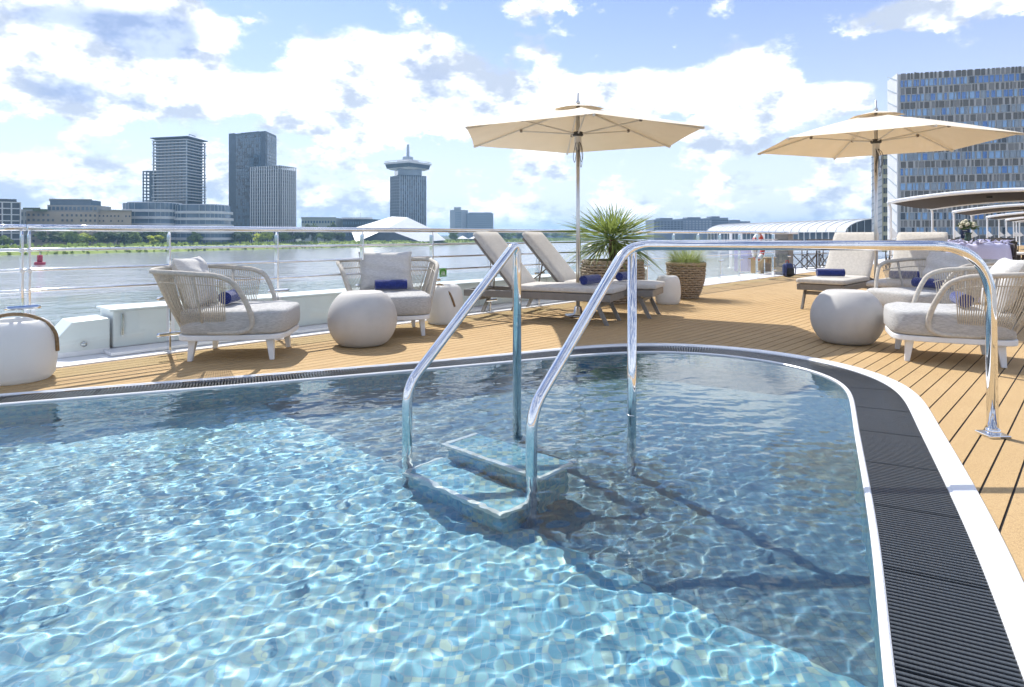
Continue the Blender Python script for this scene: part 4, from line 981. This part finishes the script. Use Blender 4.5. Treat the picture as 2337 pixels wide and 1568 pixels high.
t = thing('open_frame_annex', 'slim dark open framed annex on the left of the balcony tower', 'building'); pa, pb = corner(325, 412), corner(348, 410); zt = hgt(391, 411); b = back(pa, pb, 8)
block(t, 'core', [pb, b[0], (b[0][0]-1.5, b[0][1]), (pb[0]-1.5, pb[1])], GZ, zt, MDk)
for k in range(10): z = hgt(458, 411)+(zt-hgt(458, 411))*k/9; MB().prism([pa, pb, b[0], b[1]], z-.3, z+.3).build('floor_slab', MDk, t)
for s in (0, .33, .66): c = Vector(pa).lerp(Vector(pb), s); piece('column', MDk, t, (c.x+.4, c.y+.3, (GZ+zt)/2), (.6, .6, zt-GZ))
# dark glass tower and pale grid tower
t = thing('glass_tower', 'tall dark blue glass tower behind the pale gridded tower', 'building'); pa, pb, pc = corner(522, 455), corner(606, 440), corner(631, 462); pd = (pa[0]+pc[0]-pb[0], pa[1]+pc[1]-pb[1]); zt = hgt(304, 450)
block(t, 'core', [pa, pb, pc, pd], GZ, zt, MDk); lo = Vector(pa).lerp(Vector(pb), .20); hi = Vector(pa).lerp(Vector(pb), .88)
grid_windows(t, tuple(lo), tuple(hi), hgt(515, 450), zt-1.5, 11, 27, .86, .80, None, cap=297, mats=[MGl, MGl, MGl2], seed=6); lo2 = Vector(pb).lerp(Vector(pc), .12)
grid_windows(t, tuple(lo2), pc, hgt(515, 450), zt-1.5, 5, 27, .86, .80, MGl, cap=0, seed=7)
block(t, 'left_fin', [pa, tuple(Vector(pa).lerp(Vector(pb), .155)), tuple(Vector(pd).lerp(Vector(pc), .155)), pd], zt, zt-.0+.5, MDk); block(t, 'roof_box', grow([pa, pb, pc, pd], .5), zt, zt+1.3, MDk)
t = thing('grid_tower', 'shorter tower wrapped in a pale vertical grid, right of the dark glass tower', 'building'); pa, pb, pc = corner(572, 424), corner(640, 414), corner(675, 428); pd = (pa[0]+pc[0]-pb[0], pa[1]+pc[1]-pb[1]); zt = hgt(380, 420)
block(t, 'core', grow([pa, pb, pc, pd], .97), GZ, zt-2.5, MGl2)
for P0, P1, n in ((pa, pb, 13), (pb, pc, 8)):
    for k in range(n+1): c = Vector(P0).lerp(Vector(P1), k/n); piece('vertical_fin', MWh, t, (c.x, c.y, (GZ+zt)/2), (.62, .62, zt-GZ))
for k in range(18): z = hgt(515, 420)+(zt-hgt(515, 420))*k/17; MB().prism(grow([pa, pb, pc, pd], .985), z-.16, z+.16).build('floor_band', MFr, t)
# low buildings and the angular white museum
t, p, q, b, z1 = box_building('low_hall', 'low pale green flat hall right of the two towers', 688, 766, 497, 560, 560, 30, mat('pale_green_wall', (.40, .44, .38), .8)); block(t, 'roof', [corner(687, 559), corner(767, 559), corner(767, 592), corner(687, 592)], z1, z1+.5, MGr); grid_windows(t, p, q, GZ+3, z1-1, 12, 3, .6, .4, MGl)
t, p, q, b, z1 = box_building('theatre_hall', 'low dark rounded hall with white roof edge left of the museum', 782, 848, 500, 560, 556, 34, MGl2); block(t, 'roof', [corner(780, 558), corner(850, 555), corner(850, 592), corner(780, 594)], z1, z1+1.4, MWh); MB().tube([(p[0]+14, p[1]+8, z1), (p[0]+14, p[1]+8, z1+6)], .2, 6).build('flagpole', MFr, t); grid_windows(t, p, q, GZ+3, z1-1, 12, 3, .6, .5, MGl)
mu = thing('angular_museum', 'white angular swooping museum building below the square tower', 'building')
def P3(x, y, Y): v = at(x, y, Y); return tuple(v)
MMu = mat('museum_white', (.70, .72, .73), .35, 0, .05, .1)
A, B, C_, D_, E_, F_ = P3(800, 523, 500), P3(895, 494, 520), P3(930, 496, 515), P3(985, 522, 505), P3(1018, 548, 490), P3(812, 553, 478)
G_, H_, I_ = P3(880, 523, 485), P3(960, 552, 478), P3(805, 553, 500); K_, L_, N_ = P3(905, 500, 565), P3(1000, 545, 560), P3(820, 540, 560)
mm_ = MB().add([A, B, C_, D_, E_, F_, G_, H_, I_, K_, L_, N_], [(0, 6, 1), (6, 2, 1), (6, 3, 2), (6, 7, 4, 3), (0, 5, 6), (1, 2, 9), (2, 3, 10, 9), (3, 4, 10), (0, 1, 9, 11), (0, 11, 8), (11, 9, 10)]); mm_.build('shell', MMu, mu)
MB().add([F_, H_, G_, P3(830, 549, 486)], [(0, 3, 2), (0, 1, 3), (3, 1, 2)]).build('glass_front', MGl2, mu)
MB().prism([F_[:2], H_[:2], L_[:2], N_[:2]], GZ-.5, F_[2]).build('plinth', MCon, mu)
# square tower with the wide crown
t = thing('crown_tower', 'square dark office tower with wide white crown and mast', 'building'); pa, pb, pc = corner(890, 608), corner(913, 596), corner(972.5, 604); pd = (pa[0]+pc[0]-pb[0], pa[1]+pc[1]-pb[1]); zt = hgt(401, 600)
block(t, 'core', [pa, pb, pc, pd], GZ, zt, MDk); grid_windows(t, pb, pc, hgt(520, 600), zt-.8, 12, 17, .78, .80, None, cap=204, mats=[MGl, MGl2]); grid_windows(t, pa, pb, hgt(520, 600), zt-.8, 5, 17, .78, .80, MGl2, cap=85, seed=2)
for k in range(13): c = Vector(pb).lerp(Vector(pc), k/12); piece('vertical_fin', MFr, t, (c.x, c.y-.2, (GZ+zt)/2), (.6, .6, zt-GZ))
cc = Vector(((pa[0]+pc[0])/2, (pa[1]+pc[1])/2)); rot_ = math.atan2(pc[1]-pb[1], pc[0]-pb[0])
def sq(h_, ang=0.0): return [tuple(cc+Vector((h_*1.414*math.cos(a), h_*1.414*math.sin(a)))) for a in (rot_+ang+math.pi/4+math.pi/2*k for k in range(4))]
sc6 = 600/F
def fr(z0, z1, h0, h1, name, m, ang):
    a, b = sq(h0, ang), sq(h1, ang); MB().add([(*p, z0) for p in a]+[(*p, z1) for p in b], [(3, 2, 1, 0), (4, 5, 6, 7)]+[(i, (i+1) % 4, 4+(i+1) % 4, 4+i) for i in range(4)]).build(name, m, t)
an = R(45)*.0+R(38)
fr(zt, hgt(388, 600), 27*sc6, 27*sc6, 'neck', MGl, 0); fr(hgt(388, 600), hgt(384, 600), 27*sc6, 36*sc6, 'crown_base', MWh, an); fr(hgt(384, 600), hgt(375, 600), 34*sc6, 36.5*sc6, 'crown_glazing', MGl2, an)
fr(hgt(375, 600), hgt(371, 600), 38*sc6, 38.5*sc6, 'crown_deck', MWh, an); fr(hgt(371, 600), hgt(364, 600), 20*sc6, 16*sc6, 'roof_house', MWh, an); fr(hgt(364, 600), hgt(356, 600), 9*sc6, 8*sc6, 'plant_room', MFr, an)
MB().tube([(cc.x, cc.y, hgt(358, 600)), (cc.x, cc.y, hgt(342, 600)), (cc.x, cc.y, hgt(328, 600))], [1.5, 1.3, 1.1], 10).build('mast', MFr, t)
MB().tube([(*p, hgt(368, 600)) for p in sq(37*sc6, an)], .25, 6, closed=True).build('deck_rail', MWh, t)
# two hazy blocks, far skyline, tents
MFar = mat('distant_facade', (.16, .20, .25), .7, 0, .15, .05); MFar2 = mat('distant_pale_facade', (.34, .37, .40), .7, 0, .1, .05)
t, p, q, b, z1 = box_building('slab_block', 'narrow pale tower block far right of the crown tower', 1027, 1053, 479, 1010, 1000, 20, MFar2); grid_windows(t, tuple(Vector(p).lerp(Vector(q), .45)), q, GZ+8, z1-3, 5, 12, .7, .6, MFar); block(t, 'plant_room', [corner(1036, 1002), corner(1052, 1000), corner(1052, 1015), corner(1036, 1015)], z1, z1+4, MFar2)
t, p, q, b, z1 = box_building('slab_block', 'broad blue grey office block beside the narrow pale tower', 1066, 1125, 487, 1010, 1010, 25, MFar); grid_windows(t, p, q, GZ+8, z1-1.5, 12, 10, .8, .35, MFar2); block(t, 'roof', [corner(1069, 1011), corner(1122, 1011), corner(1122, 1030), corner(1069, 1030)], z1, z1+1.6, MFar2)
rr = random.Random(9)
x = 1132; k = 0
while x < 1300:
    w = rr.uniform(16, 34); t, p, q, b, z1 = box_building('distant_house', f'low hazy building on the far bank, {nth[k]} right of the broad office block', x, x+w, rr.uniform(523, 531), 1050+k*25, 1050+k*25, 30, rr.choice((MFar, MFar2, MGr))); grid_windows(t, p, q, GZ+3, z1-1, 6, 2, .6, .4, MGl2); x += w*.95; k += 1
for k, (x0, x1) in enumerate(((1043, 1068), (1070, 1100))):
    t = thing('marquee_tent', 'white pointed marquee tent on the bank, ' + ('left of a pair' if k == 0 else 'right of a pair'), 'tent'); c = corner((x0+x1)/2, 560); hw = (x1-x0)/2*560/F; z0 = hgt(545, 560)
    MB().add([(c[0]-hw, c[1]-hw, z0), (c[0]+hw, c[1]-hw, z0), (c[0]+hw, c[1]+hw, z0), (c[0]-hw, c[1]+hw, z0), (c[0], c[1], z0+2.9)], [(0, 1, 4), (1, 2, 4), (2, 3, 4), (3, 0, 4)]).build('roof', M['signwhite'], t)
    block(t, 'wall', [(c[0]-hw*.9, c[1]-hw*.9), (c[0]+hw*.9, c[1]-hw*.9), (c[0]+hw*.9, c[1]+hw*.9), (c[0]-hw*.9, c[1]+hw*.9)], GZ, z0, MGl2)
# right hand distance: blue grey blocks and the vaulted station roof
for k, (x0, x1, yt) in enumerate(((1492, 1560, 501), (1556, 1625, 499), (1620, 1662, 497), (1658, 1712, 505))):
    t, p, q, b, z1 = box_building('harbour_block', f'blue grey harbour block behind the vaulted roof, {nth[k]} from the left', x0, x1, yt, 640+20*k, 640+20*k, 40, MFar); grid_windows(t, p, q, GZ+6, z1-1.5, 9, 6, .6, .5, MGl2 if k != 1 else MFar2)
    block(t, 'roof_box', grow([p, q, b[0], b[1]], .45), z1, z1+1.8, MFar)
vt = thing('vaulted_station', 'long white vaulted station roof with dark glazed end at the right', 'building')
e0, e1 = Vector(corner(1612, 330)), Vector(corner(1930, 215)); dv = (e1-e0).normalized(); nv2 = Vector((-dv.y, dv.x)); nv2 = nv2 if nv2.y > 0 else -nv2; ze = hgt(531, 270); wv = 26; rise = 4.6
MRoof = mat('ribbed_white_roof', (.62, .64, .66), .35, .1, .08, .2)
def arcp(s, a): c = e0.lerp(e1, s)+nv2*(wv/2*(1-math.cos(a))); return (c.x, c.y, ze+rise*math.sin(a))
ns_, na = 40, 12
MB().add([arcp(i/ns_, math.pi*j/na) for i in range(ns_+1) for j in range(na+1)], [(i*(na+1)+j, i*(na+1)+j+1, (i+1)*(na+1)+j+1, (i+1)*(na+1)+j) for i in range(ns_) for j in range(na)]).build('vault', MRoof, vt, True)
for i in range(0, ns_+1, 2): MB().tube([Vector(arcp(i/ns_, math.pi*j/na))+Vector((0, 0, .12)) for j in range(na+1)], .16, 5).build('rib', MWh, vt)
ea = [arcp(1, math.pi*j/na) for j in range(na+1)]; MB().add([(p[0]+dv.x*.2, p[1]+dv.y*.2, p[2]) for p in ea]+[(ea[-1][0]+dv.x*.2, ea[-1][1]+dv.y*.2, -4.2), (ea[0][0]+dv.x*.2, ea[0][1]+dv.y*.2, -4.2)], [tuple(range(na+3))]).build('glazed_end', MGl2, vt)
for j in range(1, na): p = arcp(1, math.pi*j/na); piece('mullion', MFr, vt, (p[0]+dv.x*.4, p[1]+dv.y*.4, (p[2]-4.2)/2), (.25, .25, p[2]+4.2))
f0, f1 = e0, e1; L_ = (f1-f0).length; block(vt, 'side_wall', [tuple(f0+nv2*.5), tuple(f1+nv2*.5), tuple(f1+nv2*2), tuple(f0+nv2*2)], -4.2, ze, MDk)
for i in range(30): c = f0.lerp(f1, (i+.5)/30); piece('truss_strut', MWh, vt, (c.x, c.y, (ze-4.2)/2), (.25, .25, ze+4.2), 0)

# office block on the right with staggered windows
ob = thing('office_block', 'huge grey office block with staggered blue windows at the right', 'building')
YA, YB = 163.0, 152.4; pa, pb = corner(2050, YA), corner(2460, YB); zt = hgt(170, YA); b = back(pa, pb, 8.6); MOf = mat('grey_panel_facade', (.47, .46, .43), .6, 0, .08, .15); MPan = mat('dark_panel', (.12, .115, .10), .5, 0, .15, .1); MPan2 = mat('mid_panel', (.21, .205, .19), .5, 0, .15, .1)
WB = [mat('blue_window', (.06, .20, .50), .12, 0, .4, .3, spec=.8, c2=(.03, .10, .30)), mat('pale_blue_window', (.20, .36, .56), .15, 0, .3, .3, spec=.8), mat('grey_window', (.25, .30, .34), .2, 0, .2, .3), MGl2]
block(ob, 'wall', [pa, pb, b[0], b[1]], -4.2, zt, MOf); a, tg, nn, L = face_frame(pa, pb); rz = math.atan2(tg.y, tg.x)
rr = random.Random(21); storeys = 12; sh_ = (zt-(-3.0))/storeys; cnt = 0; cntp = 0; rest_ = {}; Lvis = 44.0
lists = []
for r in range(storeys):
    zc = zt-sh_*(r+.5)
    s = .5
    while s < L-1.5:                                                    # window row
        w = rr.choice((.34, .55, .55, .8, 1.0)); lists.append(('window', r, s+w/2, zc-.16*sh_, w, sh_*.44, rr.choices(WB, ((5, 2, 1, .2) if r < 2 else (1, 4, 3, .3) if r < 8 else (.6, 3, 3, 2)))[0])); s += w+rr.choice((.22, .34, .5))
    s = .6
    while s < L-1.5:                                                    # dark panel row
        w = rr.choice((.4, .6, .8, 1.1)); lists.append(('panel', r, s+w/2, zc+.33*sh_, w, sh_*.42, rr.choice((MPan, MPan, MPan2)))); s += w+rr.choice((.22, .35, .55))
for nm, r, s, z, w, h_, m_ in lists:
    c = a+tg*s; visible = s < Lvis
    o_ = (.05, .18) if nm == 'window' else (.03, .12)
    cc_ = cnt if nm == 'window' else cntp
    if visible and cc_ < 300 and not (r in (3, 4, 5) and s < 20):
        pc_ = c+nn*o_[0]; w_ = piece(nm, m_, ob, (pc_.x, pc_.y, z), (w, o_[1], h_), rz)
        if nm == 'window': cnt += 1
        else: cntp += 1
    else: rest_.setdefault((nm, m_.name), (MB(), m_))[0].box((0, 0, 0), (w, o_[1], h_), Matrix.Translation((c.x+nn.x*o_[0], c.y+nn.y*o_[0], z)) @ Matrix.Rotation(rz, 4, 'Z'))
for (nm, _), (mb, m_) in rest_.items(): mb.build('more_'+nm+'s', m_, ob, kind='stuff')
frm = MB()
for nm, r, s, z, w, h_, m_ in lists:
    if nm != 'window': continue
    T = Matrix.Translation((a.x+tg.x*s, a.y+tg.y*s, z)) @ Matrix.Rotation(rz, 4, 'Z'); y_ = -.12
    for sx in (-1, 1): frm.box((sx*(w/2+.04), y_, 0), (.07, .16, h_+.14), T)
    for sz_ in (-1, 1): frm.box((0, y_, sz_*(h_/2+.04)), (w+.01, .16, .07), T)
frm.build('window_frames', MFr, ob, kind='stuff')
# its white end wall with slanting joints
pe = b[1]; ew = [pa, pe]; ae = Vector(pa); de = (Vector(pe)-ae).normalized(); ne = Vector((de.y, -de.x)); ne = ne if ne.x < 0 else -ne
MB().prism([tuple(ae+ne*.02), tuple(ae+ne*.25), tuple(Vector(pe)+ne*.25), tuple(Vector(pe)+ne*.02)], -4.2, zt+.3).build('end_wall', MWh, ob)
for k in range(13):
    z = zt-1.5-3.4*k; c = ae.lerp(Vector(pe), .5)+ne*.27; v0 = ae+ne*.27+de*.5; v1 = Vector(pe)+ne*.27-de*.5; MB().add([(*v0, z), (*v1, z+2.6), (*v1, z+2.9), (*v0, z+.3), (*(v0+ne*.1), z), (*(v1+ne*.1), z+2.6), (*(v1+ne*.1), z+2.9), (*(v0+ne*.1), z+.3)], [(0, 1, 2, 3), (7, 6, 5, 4), (0, 4, 5, 1), (1, 5, 6, 2), (2, 6, 7, 3), (3, 7, 4, 0)]).build('slanting_joint', MFr, ob)
piece('roof_vent', MFr, ob, (a.x+tg.x*6, a.y+tg.y*6+4, zt+.6), (.5, .5, 1.2), rz); piece('roof_box', MFr, ob, (a.x+tg.x*32, a.y+tg.y*32+4, zt+.5), (3, 2, 1.0), rz)
# lower pale building beside it
hb = thing('slatted_building', 'slim pale slatted building between the right parasol pole and the office block', 'building'); pa2, pb2 = corner(1990, 196), corner(2034, 192); b2 = back(pa2, pb2, 10); z2 = hgt(318, 194)
block(hb, 'wall', [pa2, pb2, b2[0], b2[1]], -4.2, z2, mat('olive_cream_wall', (.42, .42, .29), .8, 0, .1, .3)); a2, t2, n2, L2 = face_frame(pa2, pb2); rz2 = math.atan2(t2.y, t2.x)
c = a2+t2*(L2*.27)+n2*.1; piece('slat_panel_back', MWh, hb, (c.x, c.y, (z2-4.2)/2), (L2*.54, .3, z2+4.2), rz2)
for k in range(16):
    z = -2+k*2.05
    if z > z2-2: break
    v0 = a2+n2*.3; v1 = a2+t2*(L2*.54)+n2*.3; MB().add([(v0.x, v0.y, z), (v1.x, v1.y, z+1.5), (v1.x, v1.y, z+1.75), (v0.x, v0.y, z+.25), (v0.x+n2.x*.2, v0.y+n2.y*.2, z), (v1.x+n2.x*.2, v1.y+n2.y*.2, z+1.5), (v1.x+n2.x*.2, v1.y+n2.y*.2, z+1.75), (v0.x+n2.x*.2, v0.y+n2.y*.2, z+.25)], [(0, 1, 2, 3), (7, 6, 5, 4), (0, 4, 5, 1), (1, 5, 6, 2), (2, 6, 7, 3), (3, 7, 4, 0)]).build('slat', MFr, hb)
for k in range(9):
    for j in (.66, .80): c = a2+t2*(L2*j)+n2*.06; piece('window', MGl2, hb, (c.x, c.y, z2-7-k*2.9), (.55, .2, 1.7), rz2)
c = a2+t2*(L2*.73)+n2*.08; piece('dark_head', MDk, hb, (c.x, c.y, z2-3.3), (L2*.30, .3, 3.6), rz2)

# ------------------------------------------------------------------ buoy
bp_ = at(91, 604, 171); by = thing('river_buoy', 'red channel buoy floating on the river at left', 'buoy', (bp_.x, bp_.y, WZ))
MB().lathe([(.9, -.25), (1.28, -.1), (1.28, .62), (1.1, .75), (.55, .78)], 28).build('float', M['buoyred'], by, True); MB().lathe([(.62, .7), (.62, 2.5), (.50, 2.62)], 20).build('topmark', M['buoyred'], by, True); MB().lathe([(.07, 2.6), (.07, 2.95), (.16, 2.97), (.16, 3.2)], 10).build('lamp', M['signwhite'], by)

# ------------------------------------------------------------------ trees on the far bank
def leaf_mat(name, c1, c2): return mat(name, c1, .6, 0, .5, .9, trans=.5, c2=c2, spec=.3)
TM = {'bright': leaf_mat('yellow_green_leaves', (.66, .72, .07), (.46, .54, .05)), 'mid': leaf_mat('mid_green_leaves', (.27, .37, .10), (.16, .23, .06)), 'dark': leaf_mat('dark_green_leaves', (.13, .19, .07), (.075, .11, .045))}
MBk = mat('bark', (.07, .055, .04), .9, 0, .3, 1)
crowns = {}
def crown_mesh(kind, var, tall):
    key = (kind, var, tall)
    if key in crowns: return crowns[key]
    rr = random.Random(str(key)); mb = MB(); cl = []
    for k in range(15):
        d = Vector((rr.gauss(0, 1), rr.gauss(0, 1), rr.gauss(0, 1))).normalized(); cl.append((d*rr.uniform(.25, .78), rr.uniform(.22, .40)))
    for c, r in cl:
        for j in range(80):
            d = Vector((rr.gauss(0, 1), rr.gauss(0, 1), rr.gauss(0, 1))).normalized(); p = c+d*r*rr.uniform(.55, 1.05); q = Vector((rr.gauss(0, 1), rr.gauss(0, 1), rr.gauss(0, 1))).normalized(); s1 = d.cross(q).normalized()*rr.uniform(.05, .09); s2 = d.cross(s1).normalized()*rr.uniform(.05, .09)+d*.03
            mb.add([p-s1-s2, p+s1-s2*.6, p+s1*.7+s2, p-s1*.8+s2], [(0, 1, 2, 3)])
    me = mb.mesh('crown'); me.materials.append(TM[kind]); crowns[key] = me; return me
trk = MB().tube([(0, 0, -.05), (.01, 0, .4), (.0, .02, .8), (.02, 0, 1)], [.06, .045, .035, .02], 8)
for k in range(5): a0 = k*1.26; trk.tube([(0, 0, .55+.06*k), (.25*math.cos(a0), .25*math.sin(a0), .85+.05*k)], [.022, .008], 5)
trunk_me = trk.mesh('trunk'); trunk_me.materials.append(MBk)
def shore_Y(x):
    best = None
    for p, q in zip(sp, sp[1:]):
        if p.y < 1 or q.y < 1: continue
        xa, xb = CX+F*p.x/p.y, CX+F*q.x/q.y
        if (xa-x)*(xb-x) <= 0 and xa != xb: best = p.y+(q.y-p.y)*(x-xa)/(xb-xa)
    return best or 280
ords = ['first', 'second', 'third', 'fourth', 'fifth', 'sixth', 'seventh', 'eighth', 'ninth', 'tenth', 'eleventh', 'twelfth', 'thirteenth', 'fourteenth', 'fifteenth', 'sixteenth', 'seventeenth', 'eighteenth', 'nineteenth', 'twentieth']
TL = [(118, 529, 46, 'dark'), (152, 532, 40, 'mid'), (8, 548, 34, 'mid'), (165, 526, 34, 'mid'), (193, 538, 38, 'bright'), (268, 531, 50, 'dark'), (232, 534, 36, 'mid'), (300, 533, 34, 'mid'), (331, 527, 38, 'dark'), (355, 541, 36, 'bright'), (372, 530, 30, 'mid'),
      (428, 527, 34, 'bright'), (447, 534, 26, 'mid'), (490, 536, 36, 'bright'), (515, 539, 32, 'mid'), (545, 533, 30, 'dark'), (563, 530, 30, 'mid'), (602, 531, 40, 'bright'), (648, 533, 36, 'mid'), (672, 530, 30, 'dark'), (690, 534, 26, 'mid'), (712, 514, 28, 'dark'), (741, 528, 34, 'mid'), (757, 512, 20, 'dark'), (775, 532, 28, 'dark'),
      (1034, 533, 22, 'mid'), (1110, 534, 26, 'mid'), (1136, 531, 28, 'dark'), (1162, 536, 30, 'mid'), (1186, 534, 26, 'dark'), (1211, 536, 30, 'mid'), (1240, 535, 28, 'dark'), (1268, 536, 30, 'mid'), (1297, 536, 28, 'dark')]
cntk = {}
for i, (x, yt, w, kind) in enumerate(sorted(TL)):
    Y = shore_Y(x)*1.03+22+6*(i % 3); zt = hgt(yt-8, Y); hgt_ = max(5.5, zt-GZ); c = corner(x, Y); k = cntk.get(kind, 0); cntk[kind] = k+1
    cname = {'bright': 'bright yellow green', 'mid': 'mid green', 'dark': 'dark green'}[kind]
    t = thing('bank_tree', f'{cname} tree on the far bank, {ords[k]} of its colour from the left', 'tree', (c[0], c[1], GZ-.1), (i*1.7) % 6.28, 'trees on the far bank')
    tr = place('trunk', trunk_me, t); tr.scale = (hgt_*.45, hgt_*.45, hgt_*.62)
    cr = place('crown', crown_mesh(kind, i % 3, 0), t); rw = w/2*Y/F; cr.scale = (rw*1.45, rw*1.45, hgt_*.50); cr.location = (0, 0, hgt_*.56)
# shrubs and reeds along the water: too many to count
def reeds():
    rr = random.Random(31); mb = MB(); n = len(sp)
    for i in range(n-1):
        p, q = sp[i], sp[i+1]
        if p.y < 60 or p.y > 1300: continue
        L = (q-p).length; t = (q-p).normalized(); nn_ = Vector((-t.y, t.x, 0))
        for _ in range(int(L*2.2)):
            s = rr.random(); d = rr.uniform(.3, 10.5); c = p.lerp(q, s)+nn_*d; z = WZ+.1+2.5*min(1, d/9); r = rr.uniform(.4, 1.1)
            for _k in range(4):
                a = rr.uniform(0, 6.28); o = Vector((math.cos(a), math.sin(a), 0))*r*.8; mb.add([(c.x-o.x, c.y-o.y, z-.2), (c.x+o.x, c.y+o.y, z-.2), (c.x+o.x*.5+rr.uniform(-.3, .3), c.y+o.y*.5, z+r*rr.uniform(.5, 1.1)), (c.x-o.x*.7, c.y-o.y*.7, z+r*rr.uniform(.4, 1.0))], [(0, 1, 2, 3)])
    o = mb.build('bank_shrubs', mat('shrub_leaves', (.34, .43, .09), .8, 0, .5, .25, trans=.4, c2=(.17, .24, .05)), kind='stuff'); o['label'] = 'low green shrubs and reeds along the far river bank'
reeds()
def hedge():
    """dense hedge line at the foot of the far houses"""
    rr = random.Random(33); mb = MB(); n = len(sp)
    for i in range(n-1):
        p, q = sp[i], sp[i+1]
        if p.y < 60 or p.y > 1300: continue
        L = (q-p).length; t = (q-p).normalized(); nn_ = Vector((-t.y, t.x, 0))
        for _ in range(int(L*3.0)):
            s = rr.random(); d = rr.uniform(15, 26); c = p.lerp(q, s)+nn_*d; z = GZ; r = rr.uniform(.6, 1.5)
            a = rr.uniform(0, 6.28); o = Vector((math.cos(a), math.sin(a), 0))*r*.8; mb.add([(c.x-o.x, c.y-o.y, z-.2), (c.x+o.x, c.y+o.y, z-.2), (c.x+o.x*.5+rr.uniform(-.3, .3), c.y+o.y*.5, z+r*rr.uniform(.6, 1.3)), (c.x-o.x*.7, c.y-o.y*.7, z+r*rr.uniform(.5, 1.2))], [(0, 1, 2, 3)])
    o = mb.build('bank_hedge', TM['mid'], kind='stuff'); o['label'] = 'dark hedge line at the foot of the riverside houses'
hedge()

# ------------------------------------------------------------------ haze over river and city
hm = bpy.data.materials.new('haze'); hm.use_nodes = True; hn = NT(hm.node_tree); hn.n.clear(); ho = hn.new('ShaderNodeOutputMaterial'); hv_ = hn.new('ShaderNodeVolumePrincipled')
hv_.inputs['Color'].default_value = (.42, .69, 1, 1); hv_.inputs['Density'].default_value = .00030; hv_.inputs['Anisotropy'].default_value = .25; hn.l.new(hv_.outputs[0], ho.inputs['Volume'])
MB().box((0, 1000, 40), (19000, 11000, 104)).build('haze', hm, kind='stuff')
